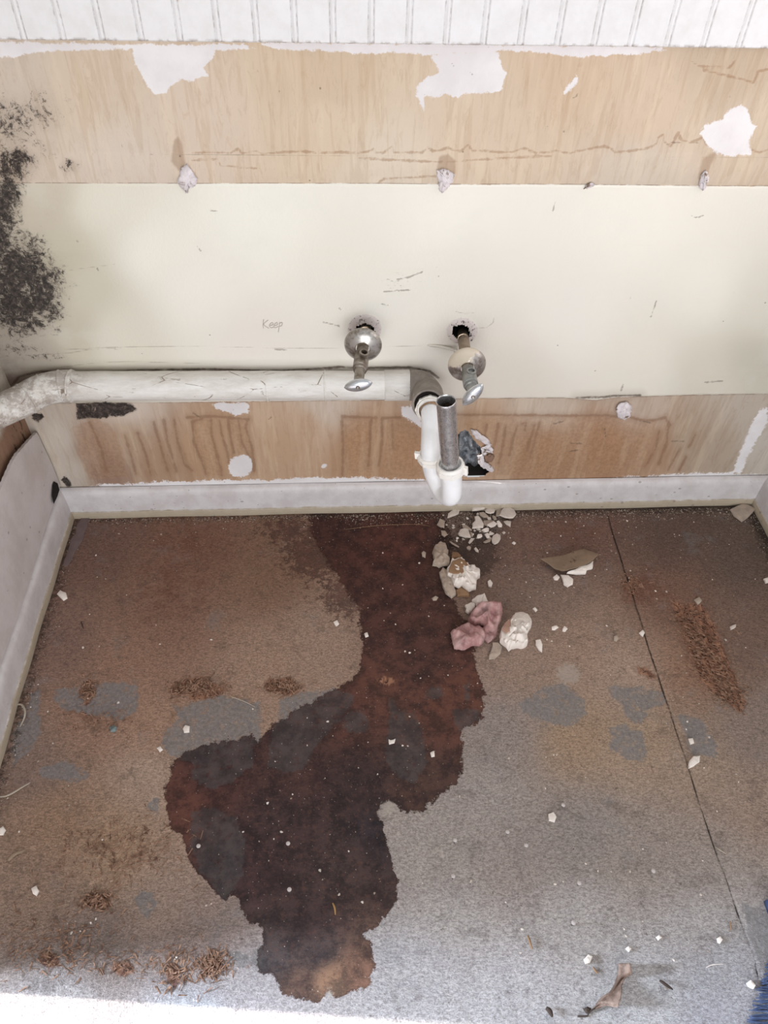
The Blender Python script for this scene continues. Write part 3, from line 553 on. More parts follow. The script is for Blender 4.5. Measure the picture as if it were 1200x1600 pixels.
c = g.mix(g.op('MULTIPLY', g.ss(g.noise(50, 7, .8, vec=g.map((.6, .6, 1), loc=(7, 7, 7))), .62, .72), .5), c, lin((140, 130, 126)))
vd = g.vor(130); m_ = g.op('MULTIPLY', g.ss(vd, .1, .16, 1, 0), g.ss(g.sep(g.vor(130, out='Color'))[0], .86, .9)); c = g.mix(g.op('MULTIPLY', m_, .6), c, lin((80, 70, 64)))
base_m = g.out(c, .5, None, g.bump(g.noise(80, 5, .7), .25, .0012), .35)
# outline of the moulding: (how far out of the wall, height)
BP = [(0, .0), (.0155, .0), (.0158, .0145), (.0148, .0160), (.0128, .0165), (.0124, .040), (.0120, .052), (.0112, .0595), (.009, .0648), (.0055, .0680), (.0012, .0690), (0, .0675)]
def baseboard(name, p0, p1, out, wob=.0006, n=90):
    bm = bmesh.new(); p0, p1, out = Vector(p0), Vector(p1), Vector(out); rings = []
    for i in range(n+1):
        p = p0.lerp(p1, i/n); w = math.sin(i*.37)*wob+math.sin(i*.11+1)*wob
        rings.append([bm.verts.new(p+out*(d+(w if d > .001 else 0))+Vector((0, 0, hz+(w*.6 if hz > .02 else 0)))) for d, hz in BP])
    m = len(BP)
    for a, b in zip(rings, rings[1:]):
        for k in range(m): bm.faces.new((a[k], a[(k+1) % m], b[(k+1) % m], b[k]))
    bm.faces.new(rings[0]); bm.faces.new(rings[-1][::-1])
    o = from_bm(name, bm, base_m, None, True, 35); o['kind'] = 'structure'; return o
baseboard('baseboard_back', (-.520, WY-.001, 0), (XR-.004, WY-.001, 0), (0, -1, 0))
baseboard('baseboard_left', (-.523, WY-.003, 0), (-.523, -.76, 0), (1, 0, 0))
baseboard('baseboard_right', (.815, WY-.003, 0), (.815, -.62, 0), (-1, 0, 0))

# ------------------------------------------------------------------ side walls
g = G('mouldy_side_wall')
zc = g.sep()[2]; yc = g.sep()[1]
c = g.mix(g.ss(g.noise(20, 6, .7), .35, .65), lin((206, 198, 186)), lin((176, 166, 152)))
low = g.ss(g.op('ADD', zc, g.op('MULTIPLY', g.op('SUBTRACT', g.noise(12, 5, .7), .5), .05)), .27, .29, 1, 0)
c = g.mix(low, c, g.mix(g.noise(60, 5, .7, vec=g.map((1, 1, .2))), lin((112, 84, 68)), lin((176, 142, 118))))
mv = g.ss(g.noise(90, 7, .82), .42, .55)
reg = g.op('MULTIPLY', g.ss(zc, .34, .44), g.ss(zc, .66, .55, 0, 1)); c = g.mix(g.op('MULTIPLY', g.op('MULTIPLY', mv, reg), .8), c, lin((40, 34, 32)))
c = g.mix(g.op('MULTIPLY', g.op('MULTIPLY', g.ss(g.noise(35, 5, .8, vec=g.map((1, 1, .3))), .56, .62), low), .8), c, lin((34, 26, 24)))
side_m = g.out(c, .8, None, g.bump(g.noise(60, 6, .75), .5, .003), .25)
def slab(name, a, b, mat, kind='structure', bev=.0):
    bm = bmesh.new(); bmesh.ops.create_cube(bm, size=1)
    a, b = Vector(a), Vector(b)
    for v in bm.verts: v.co = Vector(((a.x+b.x)/2+v.co.x*(b.x-a.x), (a.y+b.y)/2+v.co.y*(b.y-a.y), (a.z+b.z)/2+v.co.z*(b.z-a.z)))
    if bev: bmesh.ops.bevel(bm, geom=bm.edges[:], offset=bev, segments=2, affect='EDGES')
    o = from_bm(name, bm, mat, None, False)
    if kind: o['kind'] = kind
    return o
YJ = -.760
slab('wall_left', (XL-.10, YJ, 0), (XL, WY+.05, 1.9), side_m)
slab('wall_right', (XR, -.62, 0), (XR+.1, WY+.05, 1.25), simple('white_side_wall', (208, 202, 200), .6, bump=.2))

# ragged white panel standing in front of the left wall
panel_m = None
g = G('white_panel'); c = g.mix(g.ss(g.noise(14, 6, .7), .35, .7), lin((214, 208, 208)), lin((200, 192, 190)))
c = g.mix(g.op('MULTIPLY', g.ss(g.noise(34, 7, .8, vec=g.map((1, 1, .6), loc=(2, 4, 6))), .6, .70), .45), c, lin((140, 132, 130)))
vd = g.vor(48); m_ = g.op('MULTIPLY', g.ss(vd, .07, .14, 1, 0), g.ss(g.sep(g.vor(48, out='Color'))[0], .86, .9)); c = g.mix(g.op('MULTIPLY', m_, .5), c, lin((90, 84, 80)))
panel_m = g.out(c, .5, None, g.bump(g.noise(50, 5, .6), .2, .0015), .35)
XP = -.5155
def Xp(px, py, X=XP):
    d = ray(px, py); return Vector(CAM+d*((X-CAM[0])/d[0]))
top = [Xp(67, 667), Xp(58, 676), Xp(42, 692), Xp(26, 709), Xp(18, 722), Xp(8, 745), Xp(0, 766)]
top[0].y = WY-.004
t = [(p.y, p.z) for p in top]
t = [(WY-.003, t[0][1])]+[q for q in t if q[0] < WY-.004]
sl_ = (t[-1][1]-t[-2][1])/(t[-1][0]-t[-2][0]) if abs(t[-1][0]-t[-2][0]) > 1e-4 else 0
t += [(-.22, t[-1][1]+.002), (-.34, t[-1][1]-.01), (-.50, t[-1][1]-.02), (-.70, t[-1][1]-.03)]
bm = bmesh.new(); A, B, C_, D_ = [], [], [], []
tt = []
for (y0, z0), (y1, z1) in zip(t, t[1:]):
    for k in range(8): tt.append((y0+(y1-y0)*k/8, z0+(z1-z0)*k/8+.0007*math.sin(len(tt)*1.9)))
tt.append(t[-1])
NR = 10; grid = []
for side, X0 in ((0, XP), (1, XP-.005)):
    col_ = []
    for y, zt in tt:
        col_.append([bm.verts.new((X0-.004*(1-(j/NR))*0+.0015*math.sin(y*21+j*.4), y, .0738+(zt-.0738)*j/NR)) for j in range(NR+1)])
    grid.append(col_)
for col_ in grid:
    for a, b in zip(col_, col_[1:]):
        for j in range(NR): bm.faces.new((a[j], b[j], b[j+1], a[j+1]))
g0, g1 = grid
for k in range(len(tt)-1):
    bm.faces.new((g0[k][NR], g0[k+1][NR], g1[k+1][NR], g1[k][NR])); bm.faces.new((g0[k][0], g0[k+1][0], g1[k+1][0], g1[k][0]))
for k in (0, len(tt)-1):
    for j in range(NR): bm.faces.new((g0[k][j], g0[k][j+1], g1[k][j+1], g1[k][j]))
o = from_bm('wall_panel', bm, panel_m, None, True, 40); set_origin(o, (XP, -.3, .0765))
tag(o, 'scuffed white board with a ragged slanting top standing on the left baseboard', 'panel')
# black mould tuft in the corner on the panel
mb_m = simple('black_mould', (30, 26, 26), .9, var=.5, scale=200, bump=.8)
bm = bmesh.new()
def Xl(px, py, d=.0005): return Xp(px, py, XP+d+.0015)
cpt = [(82,758),(84,752),(90,755),(93,765),(90,775),(84,788),(81,775)]
vv = [bm.verts.new(Xl(x, y, .0008)) for x, y in cpt]; cc = bm.verts.new(Xl(86, 768, .003))
for k in range(len(vv)): bm.faces.new((vv[k], vv[(k+1) % len(vv)], cc))
m1 = from_bm('mould_patch', bm, mb_m); under(m1, o); m1.matrix_parent_inverse = Matrix.Translation(-Vector((XP, -.3, .0765)))

# ------------------------------------------------------------------ WASTE PIPE
g = G('flaking_white_paint_pipe')
n1 = g.noise(26, 6, .75, vec=g.map((.25, 1, 1))); c = g.mix(g.ss(n1, .35, .65), lin((232, 230, 226)), lin((208, 203, 196)))
c = g.mix(g.op('MULTIPLY', g.ss(g.noise(60, 7, .8, vec=g.map((.35, 1, 1), loc=(3, 3, 3))), .6, .68), .6), c, lin((140, 126, 110)))
c = g.mix(g.op('MULTIPLY', g.ss(g.noise(34, 6, .8, vec=g.map((.3, 1, 1), loc=(8, 3, 1))), .68, .70), .95), c, lin((34, 30, 28)))
c = g.mix(g.op('MULTIPLY', g.ss(g.vor(30, vec=g.map((.35, 1, 1), loc=(2, 1, 4)), feat='DISTANCE_TO_EDGE'), .004, .014, 1, 0), g.ss(g.noise(25, 4, .7), .5, .58)), c, lin((140, 126, 114)))
lft = g.ss(g.op('ADD', g.sep()[0], g.op('MULTIPLY', g.noise(20, 4), .1)), -.32, -.40); c = g.mix(g.op('MULTIPLY', g.op('MULTIPLY', lft, g.ss(g.noise(40, 6, .8), .42, .6)), .6), c, lin((128, 108, 92)))
pipe_m = g.out(c, .5, None, g.bump(g.noise(40, 6, .75, vec=g.map((.4, 1, 1))), .6, .003), .35)
RP = .0232; PYc = WY-.0255
def wc(px, py): return Wp(px, py, PYc)
zL = wc(120, 603).z; zR = wc(630, 602).z
root = empty('waste_pipe', (0, PYc, (zL+zR)/2)); tag(root, 'white painted waste pipe running along the back wall into the left corner', 'pipe')
xE = wc(655, 602).x
bm = bmesh.new()
P0 = Vector((wc(96, 603).x, PYc, zL)); P1 = Vector((xE-.012, PYc, zR))
sweep(bm, [P0.lerp(P1, k/40) for k in range(41)], [RP*(1+.012*math.sin(k*1.7)) for k in range(41)], 36)
under(from_bm('pipe', bm, pipe_m), root)
# left elbow towards the side wall
e1 = Vector((XL-.03, PYc-.078, zL-.008))
bm = bmesh.new(); pts = bez([P0+Vector((.02, 0, 0)), P0, P0+Vector((-.030, -.010, -.001)), P0+Vector((-.058, -.034, -.004)), e1], 8)
sweep(bm, pts, [RP*1.07]*len(pts), 36); under(from_bm('elbow', bm, pipe_m), root)
bm = bmesh.new()
for i0 in (2, 8, 15, 22, 28):
    pts2 = pts[max(0, i0-1):i0+2]
    c_ = pts[i0]; d_ = (pts[i0+1]-pts[i0-1]).normalized()
    lathe(bm, c_-d_*.002, d_, [(0, RP*1.02), (.0006, RP*1.10), (.002, RP*1.125), (.0034, RP*1.10), (.004, RP*1.02)], 32)
under(from_bm('joint_ring', bm, pipe_m), root)
# collars
for px in (418, 508):
    bm = bmesh.new(); x = wc(px, 602).x; lathe(bm, (x-.002, PYc, zL+(zR-zL)*.8), (1, 0, 0), [(0, RP), (.0006, RP*1.05), (.003, RP*1.06), (.004, RP)], 32); under(from_bm('collar', bm, pipe_m), root)
bm = bmesh.new()
lathe(bm, (wc(600, 602).x, PYc, zR), (1, 0, 0), [(0, RP), (.001, RP*1.06), (.040, RP*1.07), (.042, RP)], 32)
under(from_bm('collar', bm, pipe_m), root)
# grey hub of the elbow facing the room
hub_m = simple('worn_grey_hub', (142, 134, 126), .6, var=.2, scale=45, bump=.6, dist=.002, c2=(196, 188, 178), thr=.6)
hx = wc(667, 602).x
H0 = Vector((hx-.028, PYc, zR)); Hd = Vector((.02, -1, -.12)).normalized()
Hc = Vector((hx, PYc-.012, zR-.001)); H1 = Wp(669, 632, -.083)
Hd = (H1-Hc).normalized()
RH = .0248
bm = bmesh.new(); pts = bez([H0, H0+Vector((.016, -.002, 0)), Hc+Vector((-.004, -.002, 0)), Hc.lerp(H1, .35), Hc.lerp(H1, .97)], 6)
sweep(bm, pts, RH, 36, True, False)
lathe(bm, H1-Hd*.002, Hd, [(0, RH), (.001, RH*1.03), (.003, RH*1.02), (.0035, RH*.95), (.001, RH*.86), (-.02, RH*.84)], 36)
under(from_bm('hub', bm, hub_m), root).data
bm = bmesh.new(); rr = lathe(bm, H1-Hd*.006, Hd, [(0, .0001), (0, RH*.86)], 32); under(from_bm('hub_dark_disc', bm, dark_m), root)  # dark disc closing the hub opening

# ------------------------------------------------------------------ TRAP
g = G('white_trap_plastic'); c = g.mix(g.ss(g.noise(16, 5, .7), .4, .7), lin((248, 249, 252)), lin((240, 241, 243)))
c = g.mix(g.op('MULTIPLY', g.ss(g.noise(70, 6, .8), .66, .70), .5), c, lin((150, 134, 116)))
white_m = g.out(c, .28, None, None, .5)
nut_m = simple('white_slip_nut_plastic', (244, 241, 236), .4, var=.05, scale=40, bump=.1, c2=(176, 156, 136), thr=.66)
g = G('rusty_chrome'); nn = g.noise(90, 6, .75); n3 = g.noise(240, 4, .7)
c = g.mix(g.ss(nn, .48, .66), lin((214, 214, 216)), lin((150, 144, 142))); c = g.mix(g.op('MULTIPLY', g.ss(n3, .6, .68), .5), c, lin((112, 98, 92)))
chrome_m = g.out(c, g.ss(nn, .4, .65, .22, .5), .85, g.bump(n3, .15, .0006), .5)
nutA = Wp(672, 641, -.090)             # at the wall pipe
nutB = Wp(674, 714, -.150); nutF = Wp(703.5, 728, -.200)
root = empty('drain_trap', (nutF.x, nutF.y, .222)); tag(root, 'white plastic P-trap with a chrome tailpiece hanging from the painted waste pipe', 'drain trap')
tilt = (nutF-Wp(697, 626, -.200)).normalized()     # downwards along the tailpiece
RT = .0155
bm = bmesh.new()
a0 = H1+Hd*-.004; bend = nutB-tilt*.052; bend.y = nutB.y+.0
pts = bez([a0, a0.lerp(nutA, .8), nutA+Vector((0, -.012, .0008)), nutA.lerp(nutB, .42)+Vector((0, -.007, .004)), nutB-tilt*.015, nutB+tilt*.006], 9)
sweep(bm, pts, RT*.98, 32); arm = under(from_bm('trap_arm', bm, white_m), root)
brown_m = simple('old_brown_stain', (172, 140, 112), .5, var=.15)
bm = bmesh.new(); lathe(bm, nutA-Hd*.006, Hd, [(0, RT*1.0), (.001, RT*1.06), (.014, RT*1.05), (.016, RT*1.0)], 32); under(from_bm('brown_sleeve', bm, brown_m), root)
def nut(c, ax, r, h, lobes=8, name='slip_nut', wing=None):
    bm = bmesh.new(); ax = Vector(ax).normalized(); n = 64; q = ax.to_track_quat('Z', 'Y'); rings = []
    for hh_, rf in ((-h/2, .86), (-h/2+.0015, 1.0), (-h/2+.002, 1.03), (h*.18, 1.03), (h*.2, .98), (h/2-.0015, .97), (h/2, .92), (h/2, .80), (h/2-.003, .78)):
        ring_ = []
        for k in range(n):
            a = 2*math.pi*k/n; ph = (a*lobes/(2*math.pi)) % 1
            e = 1.05 if (ph < .16 and 1.0 < rf) else 1.0
            ring_.append(bm.verts.new(c+q@Vector((r*rf*e*math.cos(a), r*rf*e*math.sin(a), hh_))))
        rings.append(ring_)
    for a, b in zip(rings, rings[1:]):
        for k in range(n): bm.faces.new((a[k], a[(k+1) % n], b[(k+1) % n], b[k]))
    bm.faces.new(rings[0][::-1])
    if wing:
        wv_ = Vector(wing).normalized(); side = ax.cross(wv_).normalized()
        base = c+wv_*r*.97
        vs8 = [bm.verts.new(base+wv_*a*.006+side*b*.0028+ax*d*h*.42) for a in (-.4, 1) for b in (-1, 1) for d in (-1, 1)]
        for f in ((0, 1, 3, 2), (4, 5, 7, 6), (0, 1, 5, 4), (2, 3, 7, 6), (0, 2, 6, 4), (1, 3, 7, 5)): bm.faces.new([vs8[k] for k in f])
    o = from_bm(name, bm, nut_m, None, True, 40); return under(o, root)
nut(nutA-Hd*.003, Hd, .0215, .011); nut(nutB, -tilt, .0200, .014, wing=(-1, .2, 0)); nut(nutF+tilt*.003, -tilt, .0206, .017, 6, wing=(1, -.35, 0))
# U bend
lowF = nutF+tilt*.060; lowB = nutB+tilt*.018
mid = (lowF+lowB)/2+tilt*.028
bm = bmesh.new()
pts = bez([nutB+tilt*-.002, nutB+tilt*.010, lowB.lerp(lowF, .12)+tilt*.014, lowB.lerp(lowF, .48)+tilt*.026, lowF.lerp(lowB, .12)+tilt*.012, lowF.lerp(lowB, 0)-tilt*.012, nutF+tilt*.006, nutF-tilt*.002], 8)
sweep(bm, pts, RT*1.03, 32); under(from_bm('trap_bend', bm, white_m), root)
# tailpiece: an open metal tube
topT = Wp(697, 626, -.200); bm = bmesh.new(); L = (nutF+tilt*.02-topT).length
lathe(bm, topT, tilt, [(.004, .0123), (.0004, .0124), (0, .0129), (.0006, .0135), (.002, .0137), (.004, .0134), (L*.4, .0133), (L, .0133), (L, .0121), (.03, .0120), (.004, .0123)], 40)
tp = under(from_bm('tailpiece', bm, chrome_m, None, True, 50), root); tp['label'] = 'rust-speckled chrome tailpiece'
bm = bmesh.new(); lathe(bm, topT+tilt*.014, tilt, [(0, .0001), (.001, .007), (-.002, .010), (.003, .0122)], 24)
under(from_bm('crud', bm, simple('rust_crud', (62, 46, 36), .95, var=.5, scale=220, bump=1, dist=.003)), root)

# ------------------------------------------------------------------ SUPPLY VALVES
g = G('worn_brass_chrome'); nn = g.noise(70, 6, .75)
c = g.mix(g.ss(nn, .42, .6), lin((150, 142, 132)), lin((112, 98, 86))); brass_m = g.out(c, .42, .6, g.bump(nn, .3, .001), .5)
g = G('pitted_chrome'); nn = g.noise(60, 6, .75); c = g.mix(g.ss(nn, .45, .62), lin((186, 182, 178)), lin((140, 132, 122)))
c = g.mix(g.ss(g.noise(130, 6, .8), .64, .68), c, lin((90, 78, 66))); esc_m = g.out(c, .3, .7, g.bump(nn, .2, .001), .5)
FLZ, FLX = Wp(731, 570, -.094).z, Wp(731, 576, -.094).x
g = G('pitted_chrome_with_paint'); nn = g.noise(60, 6, .75); c = g.mix(g.ss(nn, .45, .62), lin((180, 174, 170)), lin((134, 124, 116)))
pt = g.ss(g.op('ADD', g.noise(38, 6, .75, vec=g.map((1, 1, 1), loc=(.4, .2, 1.3))), g.op('SUBTRACT', g.op('MULTIPLY', g.op('SUBTRACT', g.sep()[2], FLZ), 14.0), g.op('MULTIPLY', g.op('SUBTRACT', g.sep()[0], FLX), 6.0))), .54, .57)
c = g.mix(pt, c, lin((206, 194, 176))); esc2_m = g.out(c, g.ss(pt, 0, 1, .3, .75), g.ss(pt, 0, 1, .7, 0), g.bump(nn, .3, .001), .5)
han_m = simple('cast_chrome_handle', (206, 210, 214), .26, .75, var=.08, scale=60, bump=.15, c2=(130, 132, 134), thr=.64, spec=.6)
stub_m = simple('painted_iron_stub', (150, 134, 116), .7, var=.2, scale=70, bump=.5, c2=(92, 74, 60), thr=.55)
def valve(px_hole, px_esc, px_body, px_end, Ys, handle_rot, label, em, outlet, hl, tiltz=0):
    """points along the valve: wall hole, flange, body, handle; Ys their distances"""
    A = Wp(*px_hole, WY+.03); E = Wp(*px_esc, Ys[0]); Bd = Wp(*px_body, Ys[1]); H = Wp(*px_end, Ys[2])
    root = empty('shutoff_valve', E); tag(root, label, 'valve', 'shut-off valves on the back wall')
    d1 = (E-A).normalized(); d2 = (H-E).normalized()
    bm = bmesh.new(); sweep(bm, [A, A.lerp(E, .5), E+d2*.012], .0088, 20, noise=.06); under(from_bm('supply_stub', bm, stub_m), root)
    bm = bmesh.new(); lathe(bm, E-d2*.006, d2, [(-.001, .0262), (0, .0278), (.0015, .0282), (.004, .0276), (.0075, .0246), (.0105, .0190), (.0125, .0135), (.0135, .0112), (.012, .0102), (.012, .014), (.004, .024)], 40)
    under(from_bm('flange', bm, em, None, True, 60), root)
    bm = bmesh.new(); s = Bd-d2*.022; n_ = (H-s).length
    lathe(bm, E+d2*.008, d2, [(0, .0088), ((Bd-E).length-.030, .0088), ((Bd-E).length-.028, .0098), ((Bd-E).length-.016, .0100), ((Bd-E).length-.014, .0108), ((Bd-E).length+.006, .0108), ((Bd-E).length+.007, .0092), ((Bd-E).length+.012, .0092), ((Bd-E).length+.013, .0074), ((H-E).length-.010, .0070)], 28)
    under(from_bm('valve_body', bm, brass_m if not outlet[2] else greyv_m, None, True, 45), root)
    up = Vector(outlet[0]).normalized(); ob = Wp(*outlet[1], Ys[1]+.004)
    ob = Bd-d2*.006
    bm = bmesh.new(); lathe(bm, ob, up, [(0, .0064), (.0135, .0064), (.0145, .0070), (.0172, .0070), (.0174, .0046), (.006, .0044)], 24)
    op_ = under(from_bm('outlet', bm, brass_m if not outlet[2] else greyv_m, None, True, 45), root)
    bm = bmesh.new(); lathe(bm, ob+up*.009, up, [(0, .0001), (0, .0047)], 16); under(from_bm('outlet_bore', bm, dark_m), root)
    # handle: a flattened spindle shaped grip across the end of the stem
    q = d2.to_track_quat('Z', 'Y'); bm = bmesh.new(); n, m = 28, 16; rings = []
    Rz = Matrix.Rotation(handle_rot, 3, 'Z')
    for i in range(m+1):
        u = -1+2*i/m; w = max(.0006, .0098*(1-abs(u)**1.9)**.62 if abs(u) < 1 else .0006); th = max(.0004, .0062*(1-abs(u)**2.2)**.6 if abs(u) < 1 else .0004)
        rings.append([bm.verts.new(H+q@(Rz@Vector((u*hl, w*math.cos(2*math.pi*k/n), 0))+Vector((0, 0, .004+th*math.sin(2*math.pi*k/n))))) for k in range(n)])
    for a, b in zip(rings, rings[1:]):
        for k in range(n): bm.faces.new((a[k], a[(k+1) % n], b[(k+1) % n], b[k]))
    bm.faces.new(rings[0][::-1]); bm.faces.new(rings[-1])
    hd = under(from_bm('handle', bm, han_m), root)
    bm = bmesh.new(); lathe(bm, H+d2*.0096, d2, [(0, .0029), (.0008, .0029), (.0012, .0024), (.0004, .0008), (.0004, .0001)], 14)
    sc_ = from_bm('screw', bm, brass_m, None, True, 40); sc_.parent = hd; sc_.matrix_parent_inverse = Matrix.Identity(4)
    return root
greyv_m = simple('grey_plated_valve', (150, 152, 150), .38, .55, var=.12, scale=70, bump=.2, c2=(112, 104, 92), thr=.6)
valve((572, 507), (567, 541), (566, 567), (560, 599), (-.050, -.092, -.142), .28, 'left of the two shut-off valves, brown stem and oval chrome handle above the waste pipe', esc_m, ((.15, -.15, 1), (570, 562), False), .0205)
valve((722, 516), (730, 572), (735, 597), (738, 614), (-.088, -.122, -.156), .97, 'right of the two shut-off valves, grey body with a paint-crusted flange, handle turned downwards', esc2_m, ((.02, -.05, 1), (735, 580), True), .0215)

# ------------------------------------------------------------------ DEBRIS
plaster_m = simple('plaster', (212, 200, 190), .9, var=.12, scale=55, bump=.6, dist=.002)
chalk_m = simple('white_plaster', (236, 226, 218), .9, var=.06, scale=60, bump=.5, dist=.002)
greyp_m = simple('dusty_plaster', (176, 160, 146), .9, var=.15, scale=60, bump=.6, dist=.002)
chunk_m = simple('plaster_with_brown_paper', (216, 202, 190), .9, var=.12, scale=40, bump=.9, dist=.004)
tanp_m = simple('tan_paper', (150, 118, 90), .85, var=.15, scale=50, bump=.3)
card_m = simple('grey_brown_card', (132, 112, 94), .85, var=.12, scale=50, bump=.3, c2=(96, 78, 64), thr=.6)
def slabpoly(pts, hz, z0=0.0, seed=0, rough=.15, name='chip', mat=None, dome=.3, sub=3, tilt=(0, 0), parent=None):
    """irregular chunk whose outline is pts (photo coordinates on the floor), thickness hz"""
    r = random.Random(seed); out = []
    for (x0, y0), (x1, y1) in zip(pts, pts[1:]+pts[:1]):
        for k in range(sub):
            t = k/sub; L = math.hypot(x1-x0, y1-y0); j = rough*L/sub if k else rough*.2
            out.append(Fp(x0+(x1-x0)*t+r.uniform(-j, j), y0+(y1-y0)*t+r.uniform(-j, j), 0))
    c = sum(out, Vector())/len(out); n = len(out); bm = bmesh.new(); rings = []
    span = max((p-c).length for p in out); rmean = sum((p-c).length for p in out)/n
    for f_, hh_ in ((.90, 0), (1.0, .28), (.985, .72), (.94, .95), (.84, 1+dome*.15), (.70, 1.0+dome*.35), (.52, 1+dome*.6), (.34, 1+dome*.8), (.16, 1+dome)):
        rw = []
        for p in out:
            rd = (p-c).length; q = c+(p-c)/max(rd, 1e-6)*(rd+(rmean-rd)*(1-f_)*1.0)*f_; zz = hz*hh_
            if hh_ > .2: zz += hz*(NZ.noise(q*130+Vector((seed, 0, 0)))*rough*2.2+NZ.noise(q*420+Vector((0, seed, 0)))*rough*1.1)*(1 if dome > .15 else .35)
            zz += (q.x-c.x)*tilt[0]+(q.y-c.y)*tilt[1]
            rw.append(bm.verts.new(Vector((q.x, q.y, max(0.0003, z0+zz+span*(abs(tilt[0])+abs(tilt[1])))))))
        rings.append(rw)
    bm.faces.new(rings[0][::-1])
    for a, b in zip(rings, rings[1:]):
        for k in range(n): bm.faces.new((a[k], a[(k+1) % n], b[(k+1) % n], b[k]))
    bm.faces.new(rings[-1])
    o = from_bm(name, bm, mat or plaster_m, None, True, 32)
    if parent is None: set_origin(o, (c.x, c.y, z0))
    return o
def sp(pts, s, ox, oy): return sc(pts, s, ox, oy)
# big broken piece with brown paper and its neighbours   (zoom 670,840 at 7.06)
Z = (7.06, 670, 840)
o = slabpoly(sp([(240,480),(200,460),(190,400),(230,340),(240,300),(300,290),(350,280),(390,330),(430,370),(500,370),(555,410),(560,460),(520,500),(515,600),(450,625),(400,600),(360,560),(330,580),(270,555)], *Z), .020, 0, 1, .15, 'plaster_chunk', chalk_m, .25)
tag(o, 'large creamy plaster chunk with a brown paper patch, below the white trap', 'plaster')
q_ = slabpoly(sp([(205,465),(215,420),(250,345),(330,315),(390,345),(425,400),(405,450),(350,485),(260,488)], *Z), .003, .0215, 2, .08, 'paper_facing', tanp_m, .1, parent=1); under(q_, o); q_.matrix_parent_inverse = Matrix.Translation(-o.location)
q_ = slabpoly(sp([(245,270),(255,200),(300,205),(345,235),(350,275),(320,300),(300,270)], *Z), .010, .004, 3, .15, 'paper_facing', tanp_m, .3, parent=1); under(q_, o)
o = slabpoly(sp([(35,180),(70,110),(130,68),(180,85),(195,140),(215,175),(200,240),(230,260),(225,320),(170,330),(110,345),(60,330),(38,320),(55,260)], *Z), .011, 0, 4, .15, 'plaster_chunk', greyp_m, .4)
tag(o, 'grey crumbly plaster lump left of the chunk with the brown paper patch', 'plaster')
o = slabpoly(sp([(110,400),(150,350),(195,370),(195,440),(240,490),(280,560),(300,640),(250,680),(190,640),(150,560),(130,470)], *Z), .008, 0, 5, .15, 'plaster_chunk', greyp_m, .3)
tag(o, 'long dusty grey plaster shard lying along the left side of the brown-papered chunk', 'plaster')
o = slabpoly(sp([(295,600),(350,560),(400,590),(445,630),(445,670),(350,655),(310,660)], *Z), .006, 0, 6, .15, 'plaster_chunk', tanp_m, .3)
tag(o, 'small tan plaster piece tucked under the lower edge of the brown-papered chunk', 'plaster')
o = slabpoly(sp([(395,770),(440,745),(480,730),(510,740),(505,790),(470,830),(435,858),(400,830),(410,800)], *Z), .007, 0, 7, .2, 'plaster_flake', chalk_m, .3)
tag(o, 'small white plaster flake left of the folded one, above the pink insulation', 'plaster')
o = slabpoly(sp([(470,720),(540,690),(605,670),(620,710),(645,750),(600,780),(520,785),(510,745)], *Z), .012, 0, 8, .15, 'plaster_flake', chalk_m, .2, tilt=(.1, .1))
tag(o, 'white folded plaster flake just above the top of the pink insulation', 'plaster')
# round chunk right of insulation
o = slabpoly(sp([(770,1110),(800,1040),(870,970),(930,915),(1000,910),(1070,930),(1115,990),(1120,1020),(1085,1080),(1070,1130),(1075,1220),(1040,1245),(960,1240),(880,1262),(830,1230),(775,1180)], *Z), .022, 0, 9, .16, 'plaster_chunk', chalk_m, .35)
tag(o, 'rounded white plaster lump with a brownish left side, right of the pink insulation', 'plaster')
q_ = slabpoly(sp([(780,1110),(810,1040),(875,985),(885,1060),(870,1130),(830,1150)], *Z), .003, .0235, 10, .1, 'brown_crust', simple('brown_crust', (170, 136, 120), .9), .3, parent=1); under(q_, o)
q_ = slabpoly(sp([(885,1000),(930,925),(1000,918),(1065,940),(1105,1000),(1060,1060),(980,1075),(900,1080)], *Z), .004, .024, 11, .1, 'smooth_face', plaster_m, .5, parent=1); under(q_, o)
o = slabpoly(sp([(700,1170),(760,1165),(808,1215),(790,1290),(720,1350),(660,1350),(655,1320),(690,1250)], *Z), .005, 0, 12, .1, 'plaster_chunk', greyp_m, .2)
tag(o, 'flat grey-tan plaster piece below the gap between insulation and round white lump', 'plaster')
